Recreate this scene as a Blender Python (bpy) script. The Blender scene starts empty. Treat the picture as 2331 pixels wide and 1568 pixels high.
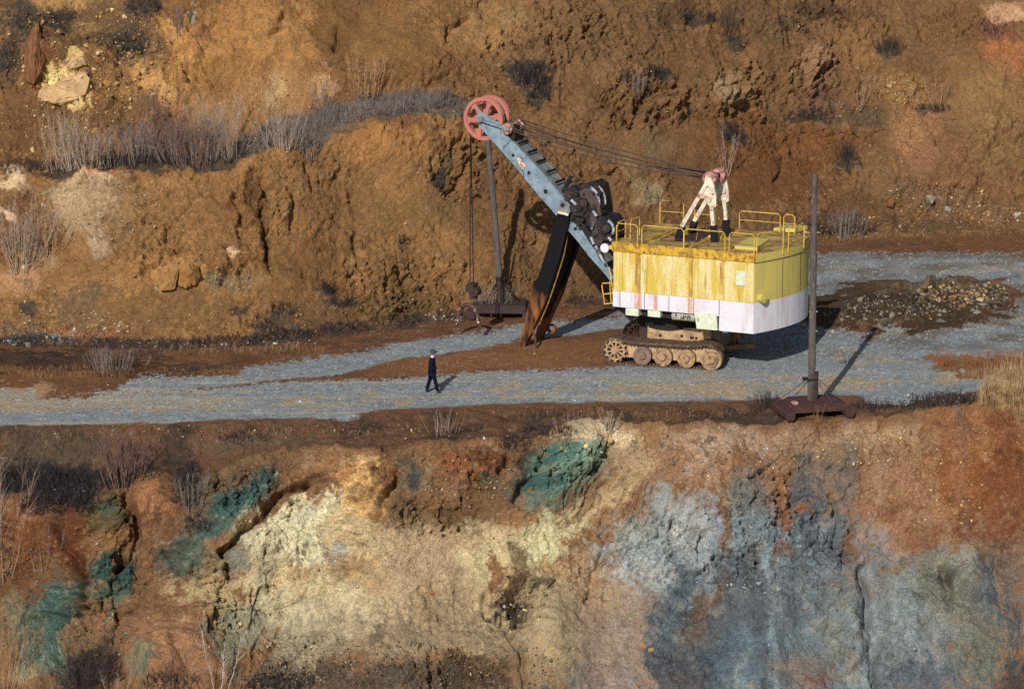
import bpy, math, random
import numpy as np
from mathutils import Vector, Matrix

scene = bpy.context.scene
R = math.radians

# ------------------------------------------------------------------ camera
DIST, PITCH, FPX = 130.0, R(12.5), 6825.0        # metres to the road, downward tilt, focal length
CX, CY = 1165.5, 784.0
CP, SP = math.cos(PITCH), math.sin(PITCH)
CAM = np.array([0.0, -DIST * CP, DIST * SP])
cd = bpy.data.cameras.new('camera')
cd.sensor_width = 36.0
cd.lens = 36.0 * FPX / 2331.0
cd.clip_start, cd.clip_end = 1.0, 2000.0
cam = bpy.data.objects.new('camera', cd)
scene.collection.objects.link(cam)
cam.location = CAM
cam.rotation_euler = (math.pi / 2 - PITCH, 0, 0)
scene.camera = cam

# ------------------------------------------------------------------ sky and sun
SUN_EL, SUN_AZ = R(31), R(16.5)                     # sun behind the viewer, to the left
tosun = Vector((-math.sin(SUN_AZ) * math.cos(SUN_EL), -math.cos(SUN_AZ) * math.cos(SUN_EL), math.sin(SUN_EL)))
w = bpy.data.worlds.new('World')
scene.world = w
w.use_nodes = True
nt = w.node_tree
bg = nt.nodes['Background']
sky = nt.nodes.new('ShaderNodeTexSky')
sky.sky_type = 'NISHITA'
sky.sun_disc = False
sky.sun_elevation = SUN_EL
sky.sun_rotation = math.atan2(tosun.x, tosun.y)
sky.air_density = 1.0
sky.dust_density = 1.0
nt.links.new(sky.outputs[0], bg.inputs[0])
bg.inputs[1].default_value = 0.085
sl = bpy.data.lights.new('sun', 'SUN')
sl.energy = 4.9
sl.angle = R(0.5)
sl.color = (1.0, 0.955, 0.885)
so = bpy.data.objects.new('sun', sl)
scene.collection.objects.link(so)
so.rotation_euler = tosun.to_track_quat('Z', 'Y').to_euler()
so.location = (-40, -120, 90)

scene.view_settings.view_transform = 'Standard'
scene.view_settings.look = 'None'
scene.view_settings.exposure = 0.0
scene.view_settings.gamma = 1.0
scene.view_settings.use_curve_mapping = False
scene.cycles.use_denoising = False            # keep the grit of the ground
scene.cycles.max_bounces = 5
scene.cycles.diffuse_bounces = 3
scene.cycles.glossy_bounces = 2

# ------------------------------------------------------------------ helpers
col = scene.collection
rng = np.random.default_rng(11)


def lin(c):
    c = np.asarray(c, float) / 255.0
    return np.where(c <= 0.04045, c / 12.92, ((c + 0.055) / 1.055) ** 2.4)


KALB = 1.12                                       # sunlit brightness of a white diffuse slope


def alb(r, g, b):
    return lin((r, g, b)) / KALB


def tag(o, label=None, cat=None, group=None, kind=None):
    if label: o['label'] = label
    if cat: o['category'] = cat
    if group: o['group'] = group
    if kind: o['kind'] = kind
    return o


def empty(name, loc=(0, 0, 0), rz=0.0):
    o = bpy.data.objects.new(name, None)
    col.objects.link(o)
    o.empty_display_size = 0.3
    o.location = loc
    o.rotation_euler = (0, 0, rz)
    return o


def link_mesh(name, verts, faces, mat, parent=None, smooth=False, vcol=None):
    me = bpy.data.meshes.new(name)
    verts = np.asarray(verts, np.float32)
    if isinstance(faces, np.ndarray):
        n, k = faces.shape
        me.vertices.add(len(verts))
        me.vertices.foreach_set('co', verts.ravel())
        me.loops.add(n * k)
        me.loops.foreach_set('vertex_index', faces.ravel().astype(np.int32))
        me.polygons.add(n)
        me.polygons.foreach_set('loop_start', np.arange(0, n * k, k, dtype=np.int32))
        try:
            me.polygons.foreach_set('loop_total', np.full(n, k, np.int32))
        except Exception:
            pass
        me.update(calc_edges=True)
        me.validate()
    else:
        me.from_pydata([tuple(map(float, v)) for v in verts], [], faces)
    if smooth:
        me.polygons.foreach_set('use_smooth', np.ones(len(me.polygons), bool))
    if vcol is not None:
        at = me.color_attributes.new('Col', 'FLOAT_COLOR', 'POINT')
        at.data.foreach_set('color', np.hstack([vcol, np.ones((len(vcol), 1))]).astype(np.float32).ravel())
    me.materials.append(mat)
    o = bpy.data.objects.new(name, me)
    col.objects.link(o)
    if parent is not None:
        o.parent = parent
    return o


# noise ------------------------------------------------------------
def _hash(ix, iy, iz, seed):
    h = (ix.astype(np.uint32) * np.uint32(374761393) + iy.astype(np.uint32) * np.uint32(668265263)
         + iz.astype(np.uint32) * np.uint32(2147483647) + np.uint32((seed * 1274126177) & 0xffffffff))
    h = (h ^ (h >> np.uint32(13))) * np.uint32(1274126177)
    h = (h ^ (h >> np.uint32(16))) * np.uint32(2246822519)
    return h ^ (h >> np.uint32(15))


def _h01(ix, iy, iz, seed):
    return (_hash(ix, iy, iz, seed) & np.uint32(0xffffff)).astype(np.float32) / np.float32(0xffffff)


def vnoise(p, seed=0):
    i = np.floor(p)
    f = (p - i).astype(np.float32)
    i = i.astype(np.int32)
    u = f * f * f * (f * (f * 6 - 15) + 10)
    x, y, z = i[..., 0], i[..., 1], i[..., 2]
    ux, uy, uz = u[..., 0], u[..., 1], u[..., 2]
    def L(dy, dz):
        a = _h01(x, y + dy, z + dz, seed)
        return a + (_h01(x + 1, y + dy, z + dz, seed) - a) * ux
    a = L(0, 0); a = a + (L(1, 0) - a) * uy
    b = L(0, 1); b = b + (L(1, 1) - b) * uy
    return (a + (b - a) * uz) * 2 - 1


def fbm(p, freq, octaves, seed, gain=0.5, ridge=False):
    s, a, t = 0.0, 1.0, 0.0
    for k in range(octaves):
        n = vnoise(p * freq + 17.3 * k, seed + k)
        if ridge:
            n = 1 - 2 * np.abs(n)
        s = s + a * n
        t += a
        a *= gain
        freq *= 2.03
    return s / t


def facets(p, freq, seed, tilt=0.7, cracks=False):
    """broken-rock relief: each random cell is a tilted flat face. Returns relief (in cells) and a 0..1 cell tint."""
    q = p * freq
    i0 = np.floor(q).astype(np.int32)
    best = np.full(q.shape[:-1], 1e9, np.float32)
    second = best.copy()
    out = np.zeros_like(best)
    tint = np.zeros_like(best)
    for dx in (-1, 0, 1):
        for dy in (-1, 0, 1):
            for dz in (-1, 0, 1):
                c = i0 + np.array([dx, dy, dz], np.int32)
                h = _hash(c[..., 0], c[..., 1], c[..., 2], seed)
                a = (h & np.uint32(1023)).astype(np.float32) / 1023
                b = ((h >> np.uint32(10)) & np.uint32(1023)).astype(np.float32) / 1023
                g = ((h >> np.uint32(20)) & np.uint32(1023)).astype(np.float32) / 1023
                d0 = (q[..., 0] - c[..., 0] - a).astype(np.float32)
                d1 = (q[..., 1] - c[..., 1] - b).astype(np.float32)
                d2 = (q[..., 2] - c[..., 2] - g).astype(np.float32)
                d = d0 * d0 + d1 * d1 + d2 * d2
                m = d < best
                second = np.where(m, best, np.minimum(second, d))
                best = np.where(m, d, best)
                k = (a * 7.31 + b * 3.7 + g * 5.13) % 1.0
                rel = (k - 0.5) * 0.9 + tilt * ((b - 0.5) * 2 * d0 + (g - 0.5) * 2 * d1 + (a - 0.5) * 2 * d2)
                out = np.where(m, rel, out)
                tint = np.where(m, k, tint)
    if cracks:
        return out, tint, np.sqrt(second) - np.sqrt(best)
    return out, tint


def sstep(a, b, x):
    t = np.clip((x - a) / (b - a), 0, 1)
    return t * t * (3 - 2 * t)


# sight lines: survey marks (X, Y) taken from the photograph, turned into points on known planes
def ray(X, Y):
    a = (np.asarray(X, float) - CX) / FPX
    b = (CY - np.asarray(Y, float)) / FPX
    return np.stack(np.broadcast_arrays(a, CP + b * SP, -SP + b * CP), -1)


def survey(p):
    d = np.asarray(p, float) - CAM
    dep = d[..., 1] * CP - d[..., 2] * SP
    up = d[..., 1] * SP + d[..., 2] * CP
    return CX + FPX * d[..., 0] / dep, CY - FPX * up / dep


def ground(X, Y, z=0.0):
    d = ray(X, Y)
    t = (z - CAM[2]) / d[..., 2]
    return CAM + d * t[..., None] if np.ndim(t) else CAM + d * t
# ------------------------------------------------------------------ terrain
RES = 1.0


def curve(pts, X):
    pts = sorted(pts)
    return np.interp(X, [p[0] for p in pts], [p[1] for p in pts])


uu = np.concatenate([np.linspace(-1500, -760, 24, endpoint=False), np.linspace(-760, -160, int(110 * RES), endpoint=False),
                     np.linspace(-160, 2490, int(1020 * RES), endpoint=False),
                     np.linspace(2490, 3090, int(110 * RES), endpoint=False), np.linspace(3090, 3830, 25)])
NC = len(uu)


def softc(v, k=61):
    kk = np.ones(k) / k
    for _ in range(2):
        v = np.convolve(np.pad(v, k, mode='edge'), kk, 'same')[k:-k]
    return v


Yr = softc(curve([(-400, 985), (0, 972), (200, 970), (400, 966), (640, 956), (850, 942), (1200, 930), (1700, 922),
                  (1900, 930), (2000, 915), (2100, 905), (2200, 902), (2331, 905), (2700, 900)], uu), 15)
Ye = curve([(-400, 1150), (0, 1132), (60, 1128), (130, 1140), (200, 1150), (250, 1128), (290, 1110), (340, 1092), (400, 1100),
            (440, 1108), (520, 1062), (600, 1035), (640, 1028), (700, 1016), (740, 1012), (800, 1020), (880, 1034), (940, 1018),
            (1000, 1008), (1080, 1004), (1150, 1004), (1200, 1002), (1240, 990), (1280, 972), (1330, 966), (1400, 962), (1480, 968),
            (1600, 964), (1700, 966), (1800, 958), (1880, 958), (1960, 950), (2080, 938), (2140, 926), (2180, 919), (2260, 916),
            (2300, 922), (2331, 932), (2500, 960), (2700, 960)], uu)
Ye0 = Ye
Ye = softc(Ye, 51)
Ze = softc(curve([(-400, -2.5), (0, -2.2), (180, -2.4), (250, -2.1), (330, -1.7), (420, -1.8), (520, -1.2), (640, -.7), (740, -.5),
                  (880, -.5), (1000, -.35), (1150, -.35), (1280, -.05), (1400, 0), (1800, 0), (1960, .05), (2080, .2), (2180, .55),
                  (2260, .6), (2331, .35), (2700, 0)], uu))
Ym = softc(curve([(0, 1420), (300, 1400), (400, 1390), (600, 1420), (700, 1370), (800, 1345), (900, 1370), (1020, 1330), (1100, 1390),
                  (1200, 1400), (1290, 1310), (1350, 1320), (1600, 1340), (1900, 1350), (2331, 1360)], uu))
Yt = softc(curve([(-400, 790), (0, 777), (300, 786), (600, 784), (750, 765), (900, 748), (1050, 728), (1200, 708), (1400, 680),
                  (1600, 630), (1750, 585), (1850, 560), (2000, 545), (2100, 536), (2331, 526), (2700, 515)], uu))
Zt = softc(curve([(0, 0), (1400, 0), (1850, .6), (2100, .8), (2331, 1.0)], uu))
Yc = softc(curve([(-400, 402), (0, 398), (30, 404), (60, 408), (100, 396), (160, 392), (200, 388), (300, 384), (380, 390), (450, 380), (500, 374),
                  (560, 352), (640, 343), (690, 330), (740, 312), (800, 296), (850, 282), (900, 270), (950, 262), (1020, 257), (1060, 262), (1090, 285), (1150, 300),
                  (1250, 300), (1500, 300), (2700, 280)], uu), 5)
Yc0 = Yc
Yc = softc(Yc, 45)
Yb = softc(curve([(-400, 375), (0, 366), (200, 352), (450, 338), (560, 310), (700, 272), (850, 246), (1000, 228), (1060, 234),
                  (1120, 268), (1200, 292), (1300, 298), (1500, 299), (2700, 279)], uu))
S1 = np.tan(softc(curve([(0, R(50)), (500, R(52)), (1000, R(55)), (1200, R(50)), (1500, R(46)), (2331, R(44))], uu)))
S2 = np.tan(softc(curve([(0, R(40)), (400, R(46)), (900, R(48)), (1500, R(47)), (2331, R(50))], uu)))
S0 = np.tan(softc(curve([(0, R(60)), (400, R(58)), (700, R(62)), (1200, R(58)), (1450, R(60)), (2000, R(58)), (2331, R(50))], uu)))
SB = np.tan(softc(curve([(0, R(46)), (400, R(38)), (700, R(42)), (1200, R(37)), (1500, R(38)), (1900, R(42)), (2331, R(46))], uu)))

col_a = (uu - CX) / FPX


def at_z(Y, z):                 # where the sight line meets height z -> y
    b = (CY - Y) / FPX
    t = (z - CAM[2]) / (-SP + b * CP)
    return CAM[1] + t * (CP + b * SP)


def on_slope(Y, y0, z0, s):     # where the sight line meets the slope through (y0, z0)
    b = (CY - Y) / FPX
    dy, dz = CP + b * SP, -SP + b * CP
    t = (z0 - CAM[2] + s * (CAM[1] - y0)) / (dz - s * dy)
    return CAM[1] + t * dy, CAM[2] + t * dz


st = []                          # stations from the pit floor up: (y, z) per column
ye, ze = at_z(Ye, Ze), Ze
ym, zm = on_slope(Ym, ye, ze, S0)
yb0, zb0 = on_slope(np.full(NC, 1660.0), ym, zm, SB)
yf, zf = yb0 - 9.0, zb0 - 9.0 * SB
yr, zr = at_z(Yr, 0 * Yr), 0 * Yr
yt, zt = at_z(Yt, Zt), Zt
yc, zc = on_slope(Yc, yt, zt, S1)
yk, zk = on_slope(Yb, yc, zc, np.full(NC, R(4)))
yu, zu = on_slope(np.full(NC, -70.0), yk, zk, S2)
yo, zo = yu + 12.0, zu + 12.0 * S2
st = [(yf, zf), (yb0, zb0), (ym, zm), (ye, ze), (yr, zr), (yt, zt), (yc, zc), (yk, zk), (yu, zu), (yo, zo)]
nrow = [int(n * RES) for n in (14, 120, 190, 56, 150, 190, 36, 190, 14)]
Yrow, Zrow, SEG = [], [], []
for k, n in enumerate(nrow):
    (y0, z0), (y1, z1) = st[k], st[k + 1]
    for i in range(n):
        t = i / n
        Yrow.append(y0 + (y1 - y0) * t)
        Zrow.append(z0 + (z1 - z0) * t)
        SEG.append(k + t)
Yrow.append(yo); Zrow.append(zo); SEG.append(len(nrow))
Y2, Z2 = np.array(Yrow), np.array(Zrow)
SEG = np.array(SEG)
NR = len(SEG)
for _ in range(3):               # round the breaks of slope a little
    for A in (Y2, Z2):
        A[2:-2] = (A[:-4] + A[1:-3] * 2 + A[2:-2] * 3 + A[3:-1] * 2 + A[4:]) / 9
g3 = SEG[:, None]
wc = np.where((g3 > 2) & (g3 <= 3), np.clip(g3 - 2, 0, 1) ** 3, 0) + np.where((g3 > 3) & (g3 < 4), np.clip(4 - g3, 0, 1) ** 3, 0)
wk = np.where((g3 > 5) & (g3 <= 6), np.clip(g3 - 5, 0, 1) ** 4, 0) + np.where((g3 > 6) & (g3 < 7), np.clip(7 - g3, 0, 1) ** 2, 0)
Z2 = Z2 + wc * ((Ye - Ye0) / 55.0)[None, :] + wk * ((Yc - Yc0) / 50.0)[None, :]
dep = (Y2 - CAM[1]) * CP - (Z2 - CAM[2]) * SP
X2 = col_a[None, :] * dep
B = np.stack([X2, Y2, Z2], -1)
gx = np.gradient(B, axis=1)
gy = np.gradient(B, axis=0)
N = np.cross(gx, gy)
N /= np.linalg.norm(N, axis=-1, keepdims=True) + 1e-9
for _ in range(4):
    N[1:-1] = (N[:-2] + N[1:-1] * 2 + N[2:]) / 4
    N[:, 1:-1] = (N[:, :-2] + N[:, 1:-1] * 2 + N[:, 2:]) / 4
U, V = survey(B)
seg = np.broadcast_to(SEG[:, None], U.shape)

P = B.astype(np.float32)
warp = np.stack([vnoise(P * 0.9, 90 + k) for k in range(2)], -1)
warp2 = np.stack([vnoise(P * 3.1, 95 + k) for k in range(2)], -1)
Uw = U + warp[..., 0] * 16 + warp2[..., 0] * 6
Vw = V + warp[..., 1] * 16 + warp2[..., 1] * 6
e1 = fbm(P, 1.1, 4, 40)
e2 = fbm(P, 4.0, 3, 50)
e3 = fbm(P, 11.0, 2, 55)

bench = sstep(2.97, 3.25, seg) * (1 - sstep(4.93, 5.06, seg))
lower = 1 - sstep(2.9, 3.1, seg)
upper = sstep(4.95, 5.1, seg)
berm = sstep(5.9, 6.05, seg) * (1 - sstep(6.85, 7.1, seg)) * (1 - sstep(1080, 1200, U))
left_fore = sstep(2.97, 3.05, seg) * (1 - sstep(3.85, 4.05, seg))


def ell(X, Y, rx, ry, rot=0.0, warped=True):
    u, v = (Uw, Vw) if warped else (U, V)
    c, s = math.cos(R(rot)), math.sin(R(rot))
    dx, dy = u - X, v - Y
    return np.sqrt(((dx * c - dy * s) / rx) ** 2 + ((dx * s + dy * c) / ry) ** 2)


def seg_dist(pts, warped=True):
    u, v = (Uw, Vw) if warped else (U, V)
    best = np.full(u.shape, 1e9, np.float32)
    for (x0, y0), (x1, y1) in zip(pts[:-1], pts[1:]):
        dx, dy = x1 - x0, y1 - y0
        t = np.clip(((u - x0) * dx + (v - y0) * dy) / (dx * dx + dy * dy + 1e-9), 0, 1)
        best = np.minimum(best, np.hypot(u - x0 - t * dx, v - y0 - t * dy))
    return best


# -- relief: broken rock, gullies, then the particular lumps and clefts of this pit
fa, ta = facets(P + 0.35 * np.stack([warp[..., 0], warp[..., 1], warp2[..., 0]], -1), 0.55, 3, .9)
fb, tb, kb = facets((P + 0.18 * np.stack([warp2[..., 0], warp2[..., 1], warp[..., 0]], -1)) * np.array([1.0, 1.0, .75], np.float32), 1.5, 5, 1.1, True)
fc, tc, kc = facets(P + .06 * np.stack([e2, e3, e1], -1), 4.2, 7, 1.1, True)
big = fbm(P, 0.16, 4, 10)
Pg = P + np.stack([1.1 * fbm(P, 0.45, 3, 23), 0 * P[..., 0], 0 * P[..., 0]], -1)
gul = fbm(Pg * np.array([1.0, 0.34, 0.34], np.float32), 0.75, 4, 21, ridge=True)
fine = fbm(P, 5.0, 3, 31)
fin2 = fbm(P + .1 * np.stack([e2, e1, e3], -1), 3.4, 4, 33, .6, True)
mid = fbm(P, 1.1, 4, 36)
rough = np.clip(0.55 + 0.75 * fbm(P, 0.33, 3, 61), 0.12, 1.2)      # smooth talus here, broken rock there

# smooth talus / sand areas
smooth = np.zeros(U.shape, np.float32)
for a in [(390, 1510, 120, 110), (1250, 1460, 90, 130), (1420, 1470, 110, 150), (800, 1400, 60, 60), (1730, 1480, 190, 120), (880, 1300, 60, 70),
          (1010, 1280, 80, 60), (640, 1400, 80, 60), (2250, 1080, 100, 130), (650, 100, 130, 100), (900, 80, 120, 80), (1740, 420, 130, 60),
          (300, 690, 260, 60), (680, 690, 120, 60), (900, 450, 110, 90), (1500, 330, 200, 60)]:
    smooth = np.maximum(smooth, 1 - sstep(0.6, 1.1, ell(*a)))
rocky = np.zeros(U.shape, np.float32)
for a in [(690, 1230, 180, 130), (830, 1105, 75, 85), (560, 1130, 120, 60), (260, 1290, 70, 70), (150, 1390, 90, 80), (440, 1290, 80, 60), (1290, 1065, 110, 60), (1080, 1075, 100, 60), (1180, 1360, 80, 70),
          (1460, 1240, 110, 90), (1650, 1230, 130, 100), (1790, 1160, 120, 90), (1880, 1240, 90, 70), (520, 1400, 120, 60), (700, 1500, 140, 70), (950, 1520, 200, 60), (1000, 1170, 140, 60), (250, 1180, 60, 70),
          (150, 140, 170, 130), (240, 280, 160, 70), (1250, 90, 160, 80), (2250, 380, 120, 120), (2120, 440, 140, 50), (900, 640, 160, 90), (330, 560, 120, 80), (440, 80, 60, 70), (430, 180, 80, 90), (410, 620, 70, 50), (520, 610, 50, 60), (1480, 240, 130, 70), (1680, 210, 90, 90), (1850, 170, 100, 90), (1900, 60, 160, 70), (2050, 210, 110, 60), (2200, 60, 130, 60), (1050, 390, 80, 70), (590, 500, 70, 110), (240, 420, 110, 40)]:
    rocky = np.maximum(rocky, 1 - sstep(.5, 1.15, ell(*a) + .3 * e1))
rock = (rough * .75 + .75 * rocky) * (1 - 0.85 * smooth * (1 - rocky))
wet = lower + upper
# dipping beds broken into ledges: each bed leans out and ends in a sharp lip
dipx = P[..., 0] * np.where(U < 1000, .75, -.55) * lower + P[..., 0] * .45 * upper
sb_ = (P[..., 2] * .9 - dipx) + 0.55 * fbm(P, .5, 3, 64) + .22 * e1
saw1 = (sb_ * .85) % 1.0
saw2 = (sb_ * 2.3 + .5 * e1) % 1.0
patchy = np.clip(.35 + 1.3 * fbm(P, .6, 3, 65), 0, 1)
ledge = .26 * (saw1 - .5) * np.clip(1.4 * patchy, 0, 1) + .13 * (saw2 - .5) * (1 - .5 * patchy)
rib = fbm(np.stack([(P[..., 0] * .75 + P[..., 2] * .66) * .5, P[..., 1] * .3, (P[..., 2] * .75 - P[..., 0] * .66) * 1.6], -1), 1.0, 4, 66, .55, True)
D = big * (0.9 * lower + 1.0 * upper)
D += wet * rock * (0.30 * fa + 0.22 * fb + 0.12 * fc - .14 * np.exp(-(kb / .06) ** 2) * (.3 + rocky) - .05 * np.exp(-(kc / .09) ** 2))
D += wet * (.25 + .75 * rocky) * (1 - .8 * smooth * (1 - rocky)) * (ledge + .12 * rib)
D += wet * (0.13 * mid + 0.05 * fine + .07 * fin2) * (0.5 + 0.5 * (1 - smooth))
D += (lower * (0.2 + 0.8 * sstep(1250, 1600, U)) * 0.26 + upper * 0.11) * (gul - 0.2) * (1 - 0.6 * smooth)
D += bench * (0.05 * mid + 0.015 * fine)
D += berm * (0.10 * mid)
D += left_fore * (0.22 * mid + 0.10 * fb) * (1 - sstep(1900, 2100, U) * 0.3)
flat = 1 - sstep(0.8, 1.15, ell(1560, 800, 330, 75, 0, False))
D *= 1 - 0.9 * flat * bench

bumps = [(85, 1205, 78, 85, 0, .9), (170, 1215, 50, 70, 0, .5), (250, 1180, 48, 62, 0, .8), (362, 1175, 68, 95, 0, 1.0), (385, 1530, 130, 110, 0, .9),
         (690, 1245, 180, 130, 0, .9), (830, 1105, 70, 70, 20, .7), (1285, 1070, 115, 58, 30, .8), (1065, 1075, 85, 45, 0, .6),
         (1450, 1270, 95, 75, 0, .5), (1710, 1235, 130, 100, 0, .5), (2000, 1060, 150, 90, 0, .5), (2230, 1000, 150, 100, 0, .8),
         (570, 1130, 90, 40, 40, .6), (150, 1380, 70, 70, 30, .6), (1250, 1450, 70, 120, 0, .5), (1590, 1040, 170, 70, 0, .4),
         (410, 622, 62, 42, 0, .7), (526, 592, 26, 40, 0, .5), (100, 128, 38, 75, -20, .9), (150, 207, 68, 38, 20, .6), (184, 143, 24, 18, 0, .4),
         (445, 70, 45, 45, 0, .6), (420, 160, 60, 110, -35, .6), (1030, 290, 55, 45, 0, .5), (900, 330, 100, 50, 0, .3), (1530, 240, 90, 50, 20, .6),
         (1680, 190, 60, 70, 0, .5), (1850, 170, 70, 55, 0, .6), (1960, 110, 70, 70, 0, .4), (2200, 90, 80, 90, 0, .5), (640, 90, 160, 70, -35, .7),
         (230, 450, 90, 60, 0, .4), (50, 660, 50, 40, 0, .4), (2080, 350, 110, 70, 0, .4), (1840, 600, 10, 10, 0, 0),
         (1945, 1420, 24, 130, 0, .45), (2075, 1420, 60, 150, 0, .5), (2190, 1390, 46, 140, -6, .6), (2262, 1350, 22, 110, -14, .4), (1760, 1470, 70, 120, 0, .35), (1640, 1200, 24, 60, 0, .3), (1730, 1190, 22, 70, 0, .3), (2075, 692, 240, 42, 4, .55), (2180, 672, 110, 32, 4, .3)]
for X, Y, rx, ry, rot, a in bumps:
    d = ell(X, Y, rx, ry, rot)
    D += a * (1.25 if Y > 1000 else 1.0) * np.exp(-1.6 * d * d) * (1 + 0.5 * e1)
clefts = [([(148, 1160), (152, 1200), (160, 1260), (186, 1295)], 9, .8), ([(298, 1125), (302, 1180), (306, 1225), (296, 1265), (270, 1290)], 11, 1.0),
          ([(272, 1262), (280, 1282)], 15, .9), ([(185, 1296), (205, 1302)], 17, 1.1), ([(192, 1310), (190, 1370), (180, 1405), (140, 1440), (136, 1530)], 8, .7),
          ([(258, 1330), (268, 1410), (262, 1470)], 8, .5), ([(508, 1265), (560, 1217), (612, 1160), (652, 1112), (690, 1096)], 10, 1.0),
          ([(512, 1270), (518, 1335), (500, 1360)], 8, .5), ([(895, 1080), (882, 1130), (862, 1185)], 8, .8), ([(690, 1094), (742, 1078), (770, 1066)], 8, .6),
          ([(1108, 1345), (1114, 1378), (1150, 1430), (1182, 1475), (1205, 1560)], 8, .45), ([(1190, 1150), (1205, 1105), (1236, 1055)], 10, .8),
          ([(1135, 1085), (1152, 1045)], 8, .6), ([(1330, 1400), (1345, 1300), (1370, 1220)], 9, .4), ([(1895, 1120), (1906, 1175), (1900, 1235)], 6, .5),
          ([(1972, 1290), (1984, 1400), (1980, 1560)], 9, .6), ([(2148, 1295), (2158, 1400)], 9, .7), ([(2240, 1260), (2290, 1390), (2310, 1450)], 10, .5),
          ([(1800, 1090), (1812, 1150), (1835, 1200)], 8, .4), ([(410, 1490), (440, 1560)], 8, .4), ([(1855, 1180), (1900, 1225)], 14, .4),
          ([(220, 1395), (290, 1400)], 7, .5), ([(230, 1490), (280, 1480)], 8, .6),
          ([(545, 410), (556, 480), (562, 560)], 7, .45), ([(566, 395), (590, 480), (606, 560), (612, 625)], 9, .6), ([(604, 430), (612, 510), (610, 560)], 6, .4),
          ([(655, 440), (660, 520)], 6, .35), ([(698, 360), (710, 425)], 6, .35), ([(516, 565), (520, 605), (506, 645)], 9, .8), ([(545, 610), (535, 635)], 8, .5),
          ([(130, 150), (148, 140), (120, 190)], 10, .9), ([(212, 165), (214, 210)], 5, .5), ([(222, 240), (224, 258)], 6, .5),
          ([(755, 45), (770, 90), (760, 105)], 8, .6), ([(690, 20), (650, 60), (610, 95)], 8, .4), ([(1655, 255), (1672, 242), (1690, 240)], 11, .9),
          ([(1690, 245), (1720, 235)], 10, .9), ([(1800, 158), (1826, 145)], 6, .7), ([(1850, 190), (1890, 162)], 6, .6), ([(1700, 110), (1705, 180)], 6, .5),
          ([(1440, 255), (1470, 225), (1500, 205)], 9, .7), ([(1420, 290), (1440, 280)], 8, .6), ([(1520, 205), (1560, 190)], 9, .6),
          ([(1540, 250), (1560, 235)], 10, .5), ([(1940, 135), (1955, 135)], 10, .5), ([(2090, 60), (2120, 100)], 7, .5), ([(2240, 55), (2255, 20)], 6, .5),
          ([(1110, 340), (1060, 420), (1040, 430)], 10, .5), ([(1250, 60), (1300, 90)], 8, .4), ([(1030, 80), (1060, 40)], 7, .4), ([(960, 200), (1010, 170)], 8, .3),
          ([(820, 500), (830, 560)], 8, .3), ([(1790, 330), (1770, 420)], 9, .3), ([(1950, 290), (1960, 360)], 8, .35), ([(2100, 260), (2130, 340)], 8, .45)]
for pts, wd, a in clefts:
    d = seg_dist(pts) / wd
    D -= a * np.exp(-d * d) * (0.8 + 0.6 * e1)
d = ell(1180, 1365, 62, 50)
D -= 0.9 * np.exp(-1.6 * d * d)
d = ell(1180, 1400, 55, 18)
D += 0.35 * fb * np.exp(-1.2 * d * d)
# chunky rubble on the heap beside the far road
heap = np.exp(-1.5 * ell(2130, 680, 170, 40, 5) ** 4)
D += heap * (0.28 * fb + 0.10 * fc)
# sharp sloping strata in the lower face (golden beds and the bench below the blue-grey rock)
for X, Y, rx, ry, ang, a in [(830, 1110, 70, 80, 62, .12), (1420, 1150, 120, 60, 55, .12), (1500, 1230, 90, 80, 60, .10), (640, 1120, 70, 40, 40, .1), (410, 625, 55, 35, 60, .09), (1690, 215, 70, 50, 70, .12), (420, 160, 50, 90, 50, .08)]:
    c, s = math.cos(R(ang)), math.sin(R(ang))
    ph = (Uw * s + Vw * c) / 9.0
    D += a * (np.abs((ph % 2) - 1) - .5) * 2 * np.exp(-1.3 * ell(X, Y, rx, ry) ** 2)

G3 = B + N * D[..., None]
PU, PV = survey(G3)
# ------------------------------------------------------------------ earth colours (pigment only)
C = np.empty(U.shape + (3,), np.float32)
C[:] = alb(138, 98, 54)


def lay(mask, rgb):
    global C
    m = np.clip(mask, 0, 1)[..., None]
    C = C + (alb(*rgb).astype(np.float32) - C) * m


es = fbm(Pg * np.array([1.5, .22, .22], np.float32), 1.0, 4, 62)            # runs down the face
ed_ = fbm(np.stack([(P[..., 0] * .75 + P[..., 2] * .66) * .35, P[..., 1] * .2, (P[..., 2] * .75 - P[..., 0] * .66) * 1.5], -1), 1.0, 4, 63)   # follows the dipping beds
wr_ = sstep(1250, 1500, U)
bed = lower * (wr_ * es + (1 - wr_) * (.6 * ed_ + .4 * es)) + (1 - lower) * .5 * ed_


def patch(X, Y, rx, ry, rot, rgb, a=1.0, soft=0.5, edge=0.35):
    d = ell(X, Y, rx, ry, -rot) + 0.75 * edge * e1 + 1.15 * edge * bed + 0.40 * e2 + 0.36 * e3
    soft *= .55
    lay(a * (1 - sstep(1 - soft, 1 + soft * 0.6, d)), rgb)


def streak(pts, wd, rgb, a=1.0, edge=0.4):
    d = seg_dist(pts) / wd + edge * e1 + 0.25 * e2
    lay(a * (1 - sstep(0.5, 1.2, d)), rgb)


n0 = fbm(P, 0.22, 4, 70)
n1 = fbm(P, 0.7, 4, 71)
n2 = fbm(P, 2.2, 3, 73)
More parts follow.
